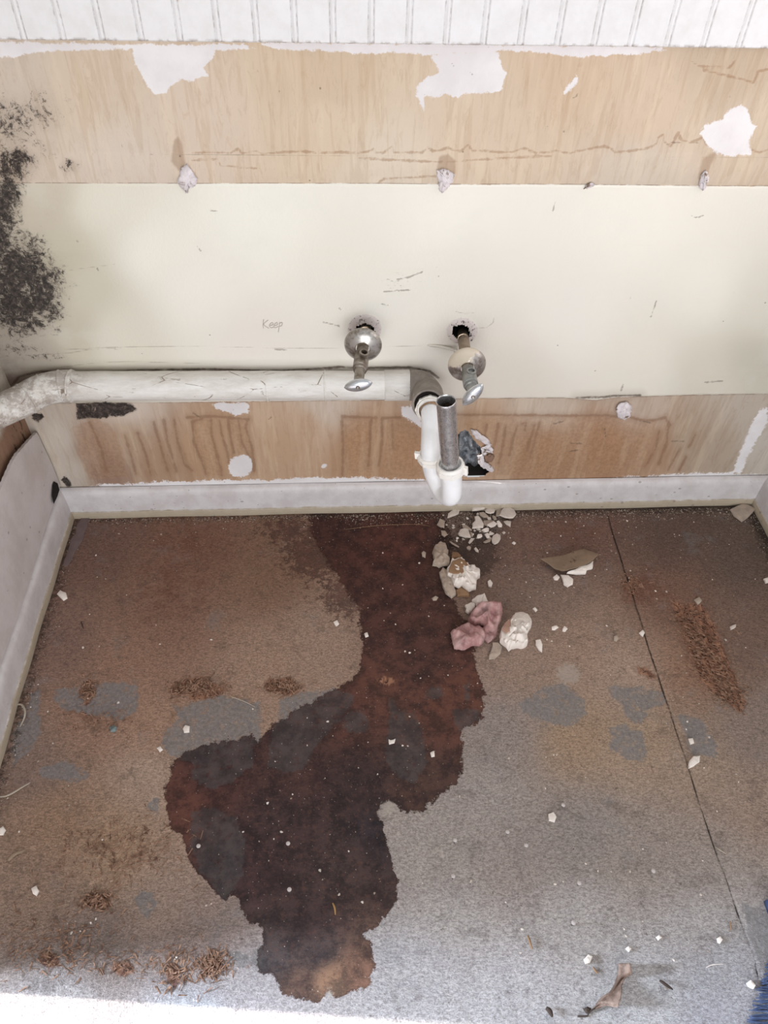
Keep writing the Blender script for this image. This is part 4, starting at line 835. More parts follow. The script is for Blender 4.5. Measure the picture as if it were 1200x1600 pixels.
# pink insulation
g = G('pink_fibreglass'); c = g.mix(g.ss(g.noise(45, 6, .75, dist=1.0), .35, .65), lin((200, 148, 146)), lin((228, 190, 186))); c = g.mix(g.op('MULTIPLY', g.ss(g.noise(24, 5, .7), .55, .66), .5), c, lin((140, 110, 112)))
pink_m = g.out(c, .95, None, g.bump(g.noise(150, 7, .8, dist=1.5), .9, .004), .1)
def lump(pts, hz, seed, sub=4, rough=.2):
    r = random.Random(seed); out = []
    for (x0, y0), (x1, y1) in zip(pts, pts[1:]+pts[:1]):
        for k in range(sub): t_ = k/sub; out.append(Fp(x0+(x1-x0)*t_, y0+(y1-y0)*t_, 0))
    return out
def tuft(bm, pts, hz, seed, z0=0.0):
    r = random.Random(seed); out = lump(pts, hz, seed); c = sum(out, Vector())/len(out); n = len(out); rings = []
    for f_, hh_ in ((.80, 0.02), (.97, .16), (1.0, .36), (.95, .58), (.86, .76), (.7, .90), (.5, 1.0), (.25, 1.04), (.06, 1.02)):
        rings.append([bm.verts.new(Vector((c.x+(p.x-c.x)*f_+r.uniform(-.0007, .0007), c.y+(p.y-c.y)*f_+r.uniform(-.0007, .0007), z0+hz*hh_*(1+.75*NZ.noise(Vector((p.x*f_+c.x*(1-f_), p.y*f_+c.y*(1-f_), seed*.1))*75))+r.uniform(-.0006, .0006)*(hh_ > .1)*(f_ > .3)))) for k, p in enumerate(out)])
    bm.faces.new(rings[0][::-1])
    for a, b in zip(rings, rings[1:]):
        for k in range(n): bm.faces.new((a[k], a[(k+1) % n], b[(k+1) % n], b[k]))
    bm.faces.new(rings[-1])
bm = bmesh.new()
tuft(bm, sp([(235,1090),(290,1040),(400,990),(470,990),(560,985),(600,1040),(620,1110),(600,1180),(560,1215),(480,1215),(440,1240),(380,1262),(330,1250),(275,1245),(255,1180)], *Z), .022, 3)
tuft(bm, sp([(430,940),(460,860),(530,790),(620,770),(720,765),(800,780),(805,860),(785,950),(750,1030),(700,1080),(640,1060),(600,1000),(560,975),(500,1000),(430,970)], *Z), .026, 4)
tuft(bm, sp([(600,1000),(690,980),(760,1010),(740,1100),(700,1150),(650,1180),(600,1130),(580,1060)], *Z), .012, 5)
o = from_bm('insulation_tuft', bm, pink_m); set_origin(o, Fp(745, 985)); tag(o, 'torn tuft of pink fibreglass insulation on the edge of the dark stain', 'insulation')
r = random.Random(3); bm = bmesh.new()
for k in range(150):
    ar = r.choice([(420, 1120, 170, 110), (620, 870, 170, 90), (680, 1080, 80, 70)]); a = r.uniform(0, 6.28)
    x = ar[0]+ar[2]*math.cos(a)*r.uniform(.75, 1.02); y = ar[1]+ar[3]*math.sin(a)*r.uniform(.75, 1.02)
    p = Fp(670+x/7.06, 840+y/7.06, 0); z_ = r.uniform(.004, .017)
    d = Vector((r.uniform(-1, 1), r.uniform(-1, 1), 0))*.006
    sweep(bm, [p+Vector((0, 0, z_)), p+d*.5+Vector((0, 0, z_+.002)), p+d+Vector((0, 0, z_+r.uniform(-.002, .002)))], .00018, 3)
q_ = from_bm('fibres', bm, pink_m); q_['kind'] = 'stuff'; q_.parent = o; q_.matrix_parent_inverse = Matrix.Translation(-o.location)

# flakes of the heap under the trap  (zoom 680,780 at 8.571)
Z = (8.571, 680, 780)
HEAP = [([(460,130),(520,60),(600,20),(700,40),(715,70),(710,130),(640,165),(560,185),(490,190)], .008, .004, plaster_m, 'largest pale plaster flake of the heap, leaning at the baseboard'),
 ([(660,180),(700,140),(770,140),(800,170),(780,215),(720,225),(670,210)], .004, .003, plaster_m, 'oval plaster flake of the heap, right below the largest one'),
 ([(160,270),(170,210),(230,160),(300,120),(325,160),(310,210),(240,240)], .004, 0, plaster_m, 'pointed pale plaster flake directly right below the trap bend'),
 ([(585,200),(640,190),(700,230),(720,255),(650,260),(590,235)], .004, 0, greyp_m, 'narrow dull plaster flake in the middle top of the heap'),
 ([(815,170),(860,125),(900,125),(905,180),(860,235),(810,240)], .004, .0, greyp_m, 'dull flake between the oval one and the big right flake of the heap'),
 ([(850,260),(870,200),(920,140),(990,140),(1045,170),(1075,245),(1030,300),(950,300),(900,285)], .006, .003, plaster_m, 'big six-sided plaster flake at the right end of the heap'),
 ([(915,310),(960,300),(1015,310),(1005,385),(950,350)], .004, 0, plaster_m, 'triangular flake under the big six-sided flake at the right end of the heap'),
 ([(490,420),(490,360),(530,330),(520,270),(570,250),(620,310),(650,360),(640,400),(560,410)], .007, 0, plaster_m, 'upright pale plaster flake in the centre of the heap'),
 ([(640,300),(720,290),(790,300),(780,350),(690,370),(650,350)], .003, 0, greyp_m, 'brownish flat flake in the centre of the heap, right of the upright flake'),
 ([(690,375),(780,320),(825,350),(800,380),(740,410)], .005, .001, chalk_m, 'bright narrow flake right of the centre of the heap'),
 ([(820,310),(850,300),(895,360),(890,385),(840,380),(825,345)], .005, 0, chalk_m, 'bright pointed flake left of the triangular flake in the heap'),
 ([(300,490),(330,430),(390,410),(440,420),(475,520),(470,535),(390,530),(320,515)], .006, 0, plaster_m, 'half-round plaster flake at the lower left of the heap'),
 ([(360,360),(410,360),(490,420),(480,435),(410,410),(365,400)], .004, 0, greyp_m, 'slanting dull flake above the half-round flake of the heap'),
 ([(440,590),(480,530),(530,535),(500,570),(460,610)], .003, 0, plaster_m, 'finger-shaped flake just below the half-round flake of the heap'),
 ([(555,505),(570,480),(620,480),(630,510),(600,530),(560,530)], .004, 0, chalk_m, 'small bright squarish flake below the centre of the heap'),
 ([(620,430),(690,395),(720,400),(715,440),(670,455)], .004, 0, chalk_m, 'small bright flake below the brownish centre flake of the heap'),
 ([(660,480),(700,460),(730,510),(720,535),(690,530)], .004, 0, chalk_m, 'bright small flake above left of the leaf-shaped flake of the heap'),
 ([(710,470),(760,455),(790,475),(770,490),(720,490)], .003, 0, chalk_m, 'thin bright flake right above the leaf-shaped flake of the heap'),
 ([(750,560),(770,510),(820,480),(870,510),(870,560),(840,610),(795,635),(760,610)], .006, 0, plaster_m, 'leaf-shaped plaster flake at the lower right of the heap'),
 ([(640,590),(720,540),(745,545),(735,580),(670,605)], .003, 0, greyp_m, 'dull flake left of the leaf-shaped flake of the heap'),
 ([(20,360),(60,270),(130,310),(120,400),(70,395)], .004, 0, greyp_m, 'dull rosy flake at the far left of the heap'),
 ([(75,425),(130,430),(160,480),(120,520),(85,490)], .003, 0, greyp_m, 'rounded dull flake below the far left rosy flake of the heap'),
 ([(185,570),(210,575),(320,650),(310,665),(210,605)], .002, 0, greyp_m, 'thin long splinter of plaster below the heap on the dark stain'),
 ([(415,655),(450,635),(480,660),(470,690),(425,680)], .004, 0, greyp_m, 'roundish dull crumb below the heap on the dark stain'),
 ([(515,680),(540,655),(575,700),(580,730),(540,715)], .004, 0, plaster_m, 'oblong crumb right of the roundish dull crumb below the heap'),
 ([(890,455),(920,440),(940,460),(915,480)], .003, 0, plaster_m, 'small round crumb at the right of the heap, above the leaf-shaped flake'),
 ([(1025,595),(1050,575),(1080,595),(1060,620)], .003, 0, chalk_m, 'bright crumb alone to the lower right of the heap'),
 ([(690,255),(740,250),(750,280),(710,290)], .003, 0, plaster_m, 'small flake just below the oval flake of the heap'),
 ([(760,230),(800,240),(820,290),(790,300),(765,260)], .003, 0, greyp_m, 'small dull flake left below the six-sided flake of the heap'),
 ([(465,460),(490,450),(505,510),(480,520)], .003, 0, greyp_m, 'small dull flake touching the right side of the half-round flake of the heap')]
for i, (pts, hz, z0, mt, lab) in enumerate(HEAP):
    o = slabpoly(sp(pts, *Z), hz*.8, z0, 100+i, .08, 'plaster_flake', mt, .08, 2, tilt=(rnd.uniform(-.12, .12), rnd.uniform(-.15, .05)))
    tag(o, lab, 'plaster', 'plaster heap under the trap')
# big curled flap, right
Z = (3.333, 640, 760)
o = slabpoly(sp([(675,395),(740,385),(800,380),(870,350),(900,345),(940,360),(978,375),(950,405),(920,425),(860,448),(810,462),(780,462),(750,450),(715,420)], *Z), .0022, .006, 70, .12, 'board_scrap', card_m, .2, 3, tilt=(.03, -.05))
tag(o, 'large flat grey-brown scrap of wallboard paper lying right of the heap', 'board scrap')
q_ = slabpoly(sp([(815,460),(870,440),(930,418),(955,400),(950,435),(920,440),(915,462),(860,466)], *Z), .008, .001, 71, .12, 'plaster_edge', chalk_m, .2, parent=1); under(q_, o)
o = slabpoly(sp([(785,465),(825,470),(850,490),(848,515),(820,530),(800,515),(795,490)], *Z), .005, 0, 72, .1, 'plaster_flake', chalk_m, .2); tag(o, 'white tongue-shaped flake just below the large wallboard paper scrap', 'plaster')
o = slabpoly(sp([(745,478),(765,462),(780,478),(770,492),(752,490)], *Z), .004, 0, 73, .1, 'plaster_flake', chalk_m, .2); tag(o, 'small white flake left of the tongue-shaped flake by the wallboard paper scrap', 'plaster')
MISC = [(sp([(405,500),(420,490),(432,510),(425,530),(410,525)], *Z), .005, chalk_m, 'white crumb right of the chunk with the brown paper patch'),
 (sp([(655,805),(680,800),(690,830),(688,868),(670,855),(655,830)], *Z), .005, chalk_m, 'white sliver of plaster right of the rounded white lump'),
 (sp([(738,735),(765,728),(775,738),(755,752),(740,750)], *Z), .004, chalk_m, 'left of two white crumbs above the pale round spot'),
 (sp([(795,745),(805,730),(822,745),(810,760),(795,757)], *Z), .004, chalk_m, 'right of two white crumbs above the pale round spot'),
 (sp([(640,640),(652,632),(665,648),(655,658)], *Z), .003, chalk_m, 'white crumb above the rounded white lump, towards the wallboard scrap'),
 (sp([(1060,785),(1080,778),(1088,795),(1075,812),(1062,805)], *Z), .004, greyp_m, 'dull oval crumb left of the long floor crack'),
 (sp([(62,350),(72,340),(85,350),(82,375),(66,368)], *Z), .004, greyp_m, 'dull crumb left of the grey crumbly lump'),
 (sp([(115,585),(135,573),(150,580),(140,595),(122,597)], *Z), .003, greyp_m, 'pinkish crumb on the stain left above the insulation'),
 ([(1140,798),(1160,788),(1180,797),(1168,810),(1158,817),(1146,808)], .008, greyp_m, 'dusty square plaster piece in the right back corner'),
 ([(1076,1190),(1082,1183),(1093,1182),(1092,1192),(1084,1198),(1075,1202),(1074,1198)], .006, chalk_m, 'crumbly white piece lying on the long floor crack'),
 ([(1075,1155),(1082,1154),(1084,1162),(1078,1164)], .003, chalk_m, 'white crumb just above the crumbly piece on the long crack'),
 ([(856,1273),(864,1270),(869,1278),(866,1286),(857,1283)], .005, chalk_m, 'largest white crumb in the bare middle right of the floor'),
 ([(90,930),(95,924),(104,928),(106,936),(100,940),(94,934)], .006, chalk_m, 'white squarish crumb near the left baseboard'),
 ([(286,1140),(290,1134),(297,1136),(296,1145),(288,1146)], .004, chalk_m, 'white crumb on the grey patch left of the stain'),
 ([(245,1170),(251,1167),(255,1172),(250,1176)], .004, chalk_m, 'white crumb at the lower left edge of the grey patch by the stain'),
 ([(50,1390),(58,1385),(62,1393),(58,1401),(53,1398)], .006, chalk_m, 'white crumb on the rough floor at the lower left'),
 ([(911,1500),(918,1492),(925,1495),(921,1505),(914,1507)], .006, chalk_m, 'white crumb above left of the dead leaf'),
 ([(976,1483),(981,1479),(986,1483),(982,1488)], .005, chalk_m, 'white crumb just above the dead leaf'),
 ([(1024,1465),(1029,1461),(1033,1466),(1028,1470)], .005, chalk_m, 'white crumb up and right of the dead leaf'),
 ([(1119,1467),(1124,1464),(1128,1469),(1124,1475),(1120,1473)], .005, chalk_m, 'white crumb left of the crack above the blue fringe'),
 ([(1165,1537),(1171,1532),(1179,1541),(1176,1546),(1168,1542)], .006, chalk_m, 'white crumb at the tip of the blue fringe'),
 ([(521,973),(527,970),(530,976),(525,980)], .004, chalk_m, 'white crumb left of the stain neck'),
 ([(569,991),(574,989),(576,995),(571,997)], .004, chalk_m, 'white crumb on the left rim of the stain neck'),
 ([(607,1156),(611,1158),(618,1155),(616,1162),(608,1164)], .003, chalk_m, 'small white crumb in the middle of the stain'),
 ([(672,1177),(678,1174),(679,1183),(674,1184)], .004, chalk_m, 'white crumb on the right lobe of the stain'),
 ([(0,1296),(6,1292),(10,1298),(6,1306),(0,1306)], .005, chalk_m, 'white crumb at the left edge near the twig'),
 ([(1084,938),(1092,934),(1096,940),(1090,946)], .004, greyp_m, 'dull crumb above the long splintered patch'),
 ([(998,990),(1004,985),(1007,990),(1004,996)], .004, chalk_m, 'pale crumb touching the floor crack above the grey triangle'),
 ([(1140,980),(1150,976),(1149,981),(1141,985)], .003, plaster_m, 'slim pale chip right of the long splintered patch'),
 ([(1192,906),(1200,903),(1203,910),(1195,913)], .005, chalk_m, 'white crumb at the right edge below the corner piece')]
for i, (pts, hz, mt, lab) in enumerate(MISC):
    o = slabpoly(pts, hz*.8, 0, 200+i, .1, 'plaster_crumb', mt, .25, 2); tag(o, lab, 'plaster')
# grey strip by the left baseboard and other oddments
o = slabpoly([(128,806),(142,806),(136,826),(126,848),(114,872),(106,886),(99,884),(104,866),(112,850),(118,838),(120,822)], .0018, .0004, 300, .2, 'torn_strip', simple('grey_strip', (112, 96, 94), .85), .1, 3)
tag(o, 'torn grey strip lying beside the left baseboard near the back corner', 'strip')
def stick(pts, r_, name, label, cat, mat, z0=.001, flat=1.0, taper=True, lift=0.0):
    P_ = [Fp(x, y, 0) for x, y in pts]; B_ = bez(P_, 6); n_ = len(B_); bm = bmesh.new()
    for k, b in enumerate(B_): b.z = z0+r_+lift*math.sin(math.pi*k/(n_-1))
    rr_ = [r_*(.45+.55*math.sin(math.pi*min(1, .15+k/(n_-1)*.85))) if taper else r_ for k in range(n_)]
    sweep(bm, B_, rr_, 8, flat=flat); o = from_bm(name, bm, mat); set_origin(o, P_[len(P_)//2]); return tag(o, label, cat)
pale_m = simple('pale_fibre', (176, 164, 150), .8); wood_m = simple('wood_splinter', (150, 118, 90), .8); darkw_m = simple('dark_splinter', (66, 54, 48), .85)
stick([(28,1102),(36,1104),(41,1114),(39,1125),(32,1137)], .0016, 'curled_sliver', 'pale curled sliver beside the left baseboard', 'sliver', pale_m, lift=.003)
stick([(-6,1246),(10,1246),(24,1240),(36,1232),(48,1224)], .0013, 'twig', 'pale thin twig at the left edge of the floor', 'twig', pale_m, lift=.003)
stick([(14,1346),(24,1336),(40,1330)], .0026, 'wood_shaving', 'flat tan wood shaving at the lower left', 'shaving', simple('tan_shaving', (150, 130, 110), .85), flat=.3)
stick([(360,1089),(380,1096),(398,1105)], .0007, 'wood_splinter', 'thin pale splinter across the grey patch left of the stain', 'splinter', pale_m)
stick([(266,1128),(272,1120),(278,1113)], .0008, 'wood_splinter', 'short tan splinter at the left end of the grey patch', 'splinter', wood_m)
stick([(520,1412),(523,1420),(524,1430)], .0013, 'wood_splinter', 'short yellowish splinter on the lower part of the stain', 'splinter', simple('yellow_wood', (176, 140, 90), .8))
stick([(824,1463),(827,1473),(831,1484)], .0016, 'wood_splinter', 'brown upright splinter in the lower middle right of the floor', 'splinter', wood_m, lift=.002)
stick([(926,1512),(930,1518),(934,1522)], .0013, 'wood_splinter', 'tiny brown splinter left above the dead leaf', 'splinter', wood_m)
stick([(1030,1533),(1038,1541),(1050,1547)], .0022, 'bark_flake', 'dark curled bark flake right of the dead leaf', 'bark', darkw_m, flat=.6, lift=.004)
stick([(853,1576),(858,1582),(862,1590)], .0030, 'bark_flake', 'dark bark flake at the bottom edge left of the dead leaf', 'bark', darkw_m, flat=.6, lift=.002)
stick([(127,972),(129,978),(131,984)], .0009, 'wood_splinter', 'short dark splinter on the brown floor near the left baseboard', 'splinter', darkw_m)
stick([(540,828),(590,822),(650,820),(672,823)], .0004, 'hair', 'long thin fibre lying across the top of the stain', 'fibre', wood_m)
stick([(1103,1512),(1112,1508),(1130,1507)], .0005, 'thread', 'white thread on the floor left of the blue fringe', 'thread', chalk_m)
stick([(1140,1440),(1141,1448),(1141,1455)], .0011, 'wood_splinter', 'short brown splinter left of the crack near the blue fringe', 'splinter', wood_m)
stick([(1118,1325),(1126,1330),(1134,1335)], .0010, 'wood_splinter', 'short pale splinter right of the crack in the lower right', 'splinter', pale_m)

# turquoise crumb
o = slabpoly([(171,1138),(178,1134),(184,1138),(182,1143),(174,1145)], .004, 0, 400, .2, 'paint_crumb', simple('blue_green_paint', (118, 130, 130), .7), .4, 2); tag(o, 'blue-green crumb below the grey patches at the left', 'paint crumb')

# nails left standing in the floor
head_m = simple('pale_nail_head', (206, 198, 196), .4, .2, var=.06); shank_m = simple('steel_shank', (120, 112, 110), .45, .7)
NAILS = [((310,1322), .003, 'nail head almost flush in the left grey area of the stain'), ((450,1318), .010, 'upper of two nails in the middle of the stain'), ((452,1390), .013, 'lower of two nails in the middle of the stain'),
 ((711,1313), .010, 'nail right of the stain, upper of two there'), ((708,1369), .010, 'nail right of the stain, lower of two there'), ((896,1442), .010, 'nail above left of the dead leaf'), ((880,1258), .006, 'nail beside the largest crumb of the middle right floor'),
 ((905,1380), .007, 'nail in the middle right floor above the dead leaf'), ((822,1321), .005, 'nail head between the stain and the middle right floor'), ((793,1300), .006, 'nail left of the largest crumb of the middle right floor'), ((1021,1361), .004, 'nail head in the lower right floor left of the crack')]
for (x, y), hz, lab in NAILS:
    p = Fp(x, y, hz); p.z = 0; root = empty('nail', p); tag(root, lab, 'nail', 'nails in the floor')
    bm = bmesh.new(); lathe(bm, (0, 0, -.002), (0, 0, 1), [(0, .0012), (hz+.002, .0012)], 10); from_bm('shank', bm, shank_m, root)
    bm = bmesh.new(); rg_ = lathe(bm, (0, 0, hz-.0006), (.1, .05, 1), [(0, .0012), (.0002, .0027), (.0010, .0029), (.0014, .0023), (.0015, .0001)], 14); from_bm('head', bm, head_m, root, True, 40)

# tiny crumbs, one shape of each kind copied
protos = []
for k in range(5):
    bm = bmesh.new(); bmesh.ops.create_icosphere(bm, subdivisions=2, radius=1.0); rr_ = random.Random(k)
    sx, sy_2, sz_ = rr_.uniform(.8, 1.2), rr_.uniform(.55, .85), rr_.uniform(.3, .5)
    dirs = [Vector((rr_.uniform(-1, 1), rr_.uniform(-1, 1), rr_.uniform(-1, 1))).normalized() for _ in range(7)]
    for v in bm.verts:
        for d in dirs:
            e = v.co.dot(d)
            if e > .62: v.co -= d*(e-.62)
        v.co = Vector((v.co.x*sx, v.co.y*sy_2, v.co.z*sz_))
    lo = min(v.co.z for v in bm.verts)
    for v in bm.verts: v.co.z -= lo
    me_ = bpy.data.meshes.new('crumb'); bm.to_mesh(me_); bm.free(); protos.append(me_)
kinds = []
for mt in (chalk_m, plaster_m, greyp_m):
    row = []
    for me_ in protos:
        m2 = me_.copy(); m2.materials.append(mt); row.append(m2)
    kinds.append(row)
GAP = 'tiny plaster crumbs strewn over the floor'
HAND = [(75,1112),(138,1092),(185,1098),(225,1300),(160,1312),(30,1300),(118,1440),(142,1442),(150,1436),(112,1458),(126,1455),(280,1365),(405,1315),(418,1255),(455,1248),(420,1345),(530,1398),(566,1410),(585,1396),(322,1415),(330,1412),(366,1490),(276,1496),(670,1057),(657,1060),(746,1068),(752,1104),(629,1165),(637,1166),(718,1245),(870,1180),(890,1010),(862,1002),(948,978),(1072,1052),(1165,1012),(1134,1000),(1041,925),(1024,924),(1026,936),(948,890),(930,900),(1113,906),(1180,905),(876,838),(858,853),(855,864),(822,910),(833,906),(840,925),(796,905),(782,872),(884,816),(912,822),(980,814),(1003,815),(1010,890),(985,892),(930,868),(1060,1065),(1092,1100),(1072,1140),(1074,1128),(1108,1152),(898,1149),(865,1180),(915,1215),(853,1183),(795,1185),(852,1232),(1018,1252),(1120,1268),(1150,1210),(915,1350),(955,1362),(984,1362),(934,1361),(790,1410),(660,1380),(735,1378),(736,1376),(867,1382),(880,1378),(1095,1398),(1098,1345),(1106,1486),(816,1452),(813,1489),(975,1452),(978,1463),(1004,1440),(1020,1490),(1052,1500),(1040,1545),(1100,1200),(600,970),(610,958),(618,976),(575,950),(598,920),(629,914),(598,864),(655,880),(670,963),(633,1018),(640,1020),(648,1016),(700,1055),(150,868),(186,834),(198,930),(152,902),(165,905),(252,835),(240,845),(190,810),(227,806),(262,806),(306,832),(140,960),(155,1010),(130,1012),(244,977),(250,1007),(320,980),(330,1000),(60,1070),(58,1090),(48,1105),(83,1162),(44,1180),(24,1180),(60,1190),(128,842),(370,1128),(395,1108),(512,1128),(480,1122),(520,1150),(430,1190),(480,1165),(560,1200),(575,1160),(590,1210),(640,1120),(655,1130),(545,1330),(500,1360),(440,1300),(380,1300)]
r = random.Random(11); spots = [(x, y, r.uniform(.0013, .0025)) for x, y in HAND]
for k in range(120):
    t_ = r.random()
    if t_ < .45: x, y = r.uniform(700, 1185), 800+abs(r.gauss(0, 45))
    elif t_ < .6: x, y = r.uniform(125, 700), 806+abs(r.gauss(0, 14))
    elif t_ < .8: x, y = r.uniform(690, 1000), r.uniform(820, 1000)
    else: x, y = r.uniform(20, 1180), r.uniform(900, 1500)
    if y < 806-(x-117)*.02: continue
    spots.append((x, y, r.uniform(.0007, .0016)))
for k in range(46): spots.append((r.gauss(738, 24), r.gauss(824, 17), r.uniform(.0018, .0042)))
for x, y, s_ in spots:
    p = Fp(x, y, 0)
    if (692 < x < 758 and 850 < y < 938) or (700 < x < 832 and 935 < y < 1036): continue
    if p.y > -.018 or p.x < -.495 or p.x > .79: continue
    kk = r.choices((0, 1, 2), (5, 3, 2))[0]
    c_ = bpy.data.objects.new('plaster_grain', kinds[kk][r.randrange(5)]); COL.objects.link(c_)
    c_.location = p; c_.rotation_euler = (0, 0, r.uniform(0, 6.28)); c_.scale = (s_, s_, s_)
    inside = sdf(np.array([x]), np.array([y]), WET)[0] > 0
    where = ('on the dark wet stain' if inside else 'on the brown floor left of the stain' if x < 560 and y < 1250 else 'on the rough floor at the lower left of the stain' if x < 420 else
             'on the brown back floor near the plaster heap' if y < 960 and x < 950 else 'in the back right beyond the long crack' if y < 960 else 'on the pale floor right of the stain')
    tag(c_, 'tiny pale plaster crumb '+where, 'plaster', 'tiny plaster crumbs '+where)

# grit along the skirting
bm = bmesh.new(); r = random.Random(21)
def grit(p, s_):
    a = [bm.verts.new(p+Vector((r.uniform(-1, 1), r.uniform(-1, 1), 0))*s_) for _ in range(3)]+[bm.verts.new(p+Vector((r.uniform(-.4, .4)*s_, r.uniform(-.4, .4)*s_, s_*r.uniform(.6, 1.3))))]
    for f in ((0, 1, 2), (0, 1, 3), (1, 2, 3), (2, 0, 3)): bm.faces.new([a[k] for k in f])
for k in range(5200):
    t_ = r.random()
    if t_ < .45: p = Vector((r.uniform(.0, .795), -.014-abs(r.gauss(0, .013)), 0))
    elif t_ < .62: p = Vector((r.uniform(-.50, .05), -.012-abs(r.gauss(0, .006)), 0))
    elif t_ < .72: p = Vector((-.503+abs(r.gauss(0, .008)), r.uniform(-.70, -.01), 0))
    elif t_ < .78: p = Vector((.797-abs(r.gauss(0, .012)), r.uniform(-.3, -.01), 0))
    elif t_ < .92: q0 = Fp(r.gauss(735, 28), r.gauss(825, 18), 0); p = q0
    else: p = Fp(r.gauss(850, 90), r.gauss(880, 50), 0)
    if p.y > -.012 or p.x < -.503 or p.x > .797: continue
    grit(p, r.uniform(.0007, .0022))
g = G('grit'); w = g.vor(420, out='Color'); v0 = g.sep(w)[0]; c = g.mix(g.ss(v0, .3, .75), lin((62, 50, 44)), lin((184, 170, 156)))
o = from_bm('grit', bm, g.out(c, .9), None, False); tag(o, 'fine grit and plaster dust swept along the foot of the baseboards', 'grit', None, 'stuff')
# wood chips in the worn hollows
bm = bmesh.new(); r = random.Random(23)
def chips(cx, cy, rx, ry, n, rot=None):
    for k in range(n):
        x, y = r.gauss(0, .45)*rx, r.gauss(0, .45)*ry; p = Fp(cx+x, cy+y, 0); a = r.uniform(0, 3.14) if rot is None else rot+r.gauss(0, .5)
        d = Vector((math.cos(a), math.sin(a), r.uniform(-.1, .3)))*r.uniform(.002, .007); w_ = Vector((-math.sin(a), math.cos(a), 0))*r.uniform(.0004, .0011); z_ = Vector((0, 0, r.uniform(-.0003, .0012))); th = Vector((0, 0, .0005))
        v = [bm.verts.new(p+z_+e) for e in (-d-w_*.4, -d+w_*.4, d+w_, d-w_, -d-w_*.4+th, -d+w_*.4+th, d+w_+th, d-w_+th)]
        for f in ((4, 5, 6, 7), (0, 1, 5, 4), (1, 2, 6, 5), (2, 3, 7, 6), (3, 0, 4, 7), (0, 1, 2, 3)): bm.faces.new([v[i] for i in f])
chips(137,1080,14,22,60); chips(308,1074,48,18,220); chips(440,1073,32,15,110); chips(152,1408,34,20,110); chips(335,1508,26,22,120)
for k in range(9): chips(1068+k*9, 962+k*16, 38, 22, 62, -.9)
chips(984,915,26,16,50); chips(190,1330,110,60,260); chips(100,1480,120,60,200); chips(280,1510,80,40,140); chips(160,1130,60,26,70)
g = G('wood_chips'); v0 = g.sep(g.vor(260, out='Color'))[0]; c = g.mix(v0, lin((98, 70, 57)), lin((168, 134, 112)))
o = from_bm('wood_chips', bm, g.out(c, .85), None, False); tag(o, 'loose wood fibres and chips in the worn hollows of the floor', 'wood chips', None, 'stuff')

# ------------------------------------------------------------------ dead leaf  (zoom 860,1400 at 3.53)
def lf(x, y): return (860+x/3.53, 1400+y/3.53)
LE = [(372,372),(378,400),(368,440),(352,490),(330,528),(292,552),(262,582),(240,620)]
RE = [(440,370),(450,432),(412,452),(396,492),(390,560),(372,615),(300,603),(246,624)]
HZ = [.024, .022, .016, .016, .020, .022, .011, .005]
bm = bmesh.new(); rows = []
def interp(L, t):
    f = t*(len(L)-1); i = min(int(f), len(L)-2); k = f-i
    return tuple(a+(b-a)*k for a, b in zip(L[i], L[i+1])) if isinstance(L[0], tuple) else L[i]+(L[i+1]-L[i])*k
NS, NC = 34, 10; r = random.Random(2)
for i in range(NS+1):
    t_ = i/NS; a = interp(LE, t_); b = interp(RE, t_); hz = interp(HZ, t_); row = []
    for j in range(NC+1):
        u = j/NC; x, y = lf(a[0]+(b[0]-a[0])*u, a[1]+(b[1]-a[1])*u)
        zz = .0012+hz*(u**.8)*(.65+.35*math.sin(t_*9+u*2))+.0012*math.sin(u*9+t_*14)
        if j in (0, NC): x += r.uniform(-.8, .8); y += r.uniform(-.8, .8)
        row.append(bm.verts.new(Fp(x, y, max(.0008, zz))))
    rows.append(row)
for a, b in zip(rows, rows[1:]):
    for j in range(NC): bm.faces.new((a[j], a[j+1], b[j+1], b[j]))
g = G('dead_leaf'); n = g.noise(40, 6, .7); c = g.mix(g.ss(n, .42, .58), lin((104, 84, 74)), lin((148, 126, 114))); c = g.mix(g.op('MULTIPLY', g.ss(g.noise(120, 5, .8), .64, .7), .7), c, lin((84, 62, 54)))
leaf_m = g.out(c, .75, None, g.bump(g.noise(90, 5, .7, dist=1), .4, .0015), .25)
root = empty('dead_leaf', Fp(965, 1545)); tag(root, 'curled brown dead leaf lying on the bright lower right floor', 'leaf')
o = from_bm('leaf_blade', bm, leaf_m); under(o, root); md = o.modifiers.new('thick', 'SOLIDIFY'); md.thickness = .0005
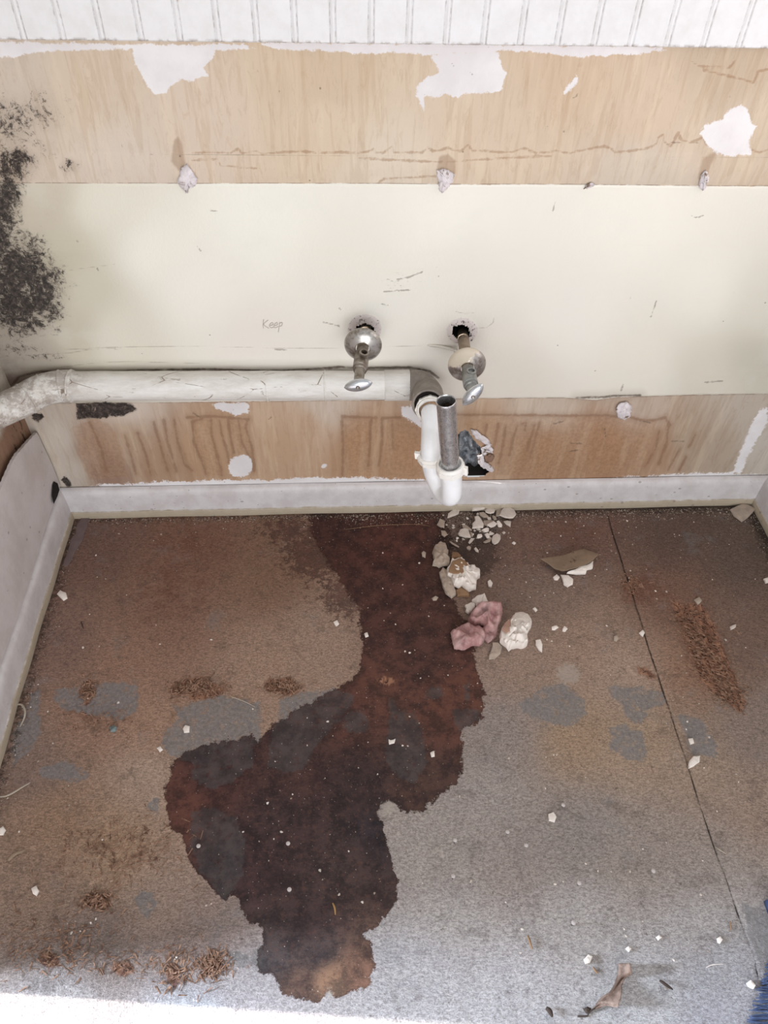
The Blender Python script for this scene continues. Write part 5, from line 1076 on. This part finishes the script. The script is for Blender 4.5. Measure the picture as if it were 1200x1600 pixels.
bm = bmesh.new(); sweep(bm, bez([Fp(*lf(246, 620), .004), Fp(*lf(220, 635), .003), Fp(*lf(208, 652), .0022), Fp(*lf(200, 662), .0016), Fp(*lf(150, 664), .0015)], 5), .0010, 8); under(from_bm('stem', bm, darkw_m), root)
bm = bmesh.new(); tuft(bm, [lf(178, 622), lf(200, 614), lf(222, 622), lf(214, 648), lf(196, 650)], .005, 9); under(from_bm('bud', bm, darkw_m), root)

# ------------------------------------------------------------------ blue rug with fringe
g = G('navy_yarn'); c = g.mix(g.noise(120, 5, .7), lin((28, 36, 60)), lin((88, 102, 136))); yarn_m = g.out(c, .9, None, g.bump(g.noise(300, 4, .7), .6, .001), .2)
root = empty('fringed_rug', (.62, -1.2, 0)); tag(root, 'dark blue rug whose long yarn fringe enters at the bottom right corner', 'rug')
bm = bmesh.new(); bmesh.ops.create_grid(bm, x_segments=60, y_segments=120, size=.5)
for v in bm.verts:
    v.co = Vector((.545+(v.co.x+.5)*.60, -1.62+(v.co.y+.5)*.90, .010+.0012*math.sin(v.co.x*170)*math.sin(v.co.y*260)))
gm_ = bmesh.ops.extrude_face_region(bm, geom=bm.faces[:])
for e in gm_['geom']:
    if isinstance(e, bmesh.types.BMVert): e.co.z = .0005
o = from_bm('rug_pile', bm, yarn_m); under(o, root)
r = random.Random(4)
A_, B_ = Fp(1166, 1606), Fp(1203, 1494)
def sbuild(y0, tipx, tipy):
    bm = bmesh.new(); s = Vector((.560, y0, .009)); e = Vector((tipx, tipy, .002)); n_ = 5; pts = []
    for k in range(n_+1):
        t_ = k/n_; p = s.lerp(e, t_); p.y += r.uniform(-.0018, .0018)*(k > 0); p.z = .0085*(1-t_)+.002+r.uniform(0, .005)*math.sin(math.pi*t_); pts.append(p)
    pts = bez(pts, 3); sweep(bm, pts, [.0013*(1-.5*k/(len(pts)-1)) for k in range(len(pts))], 6)
    return under(from_bm('fringe_strand', bm, yarn_m), root)
for k in range(98):
    t_ = k/97*1.0; base = A_.lerp(B_, t_*1.25-.15); sbuild(base.y+r.uniform(-.003, .003)-.006, base.x+r.uniform(-.003, .006), base.y+r.uniform(-.002, .003))
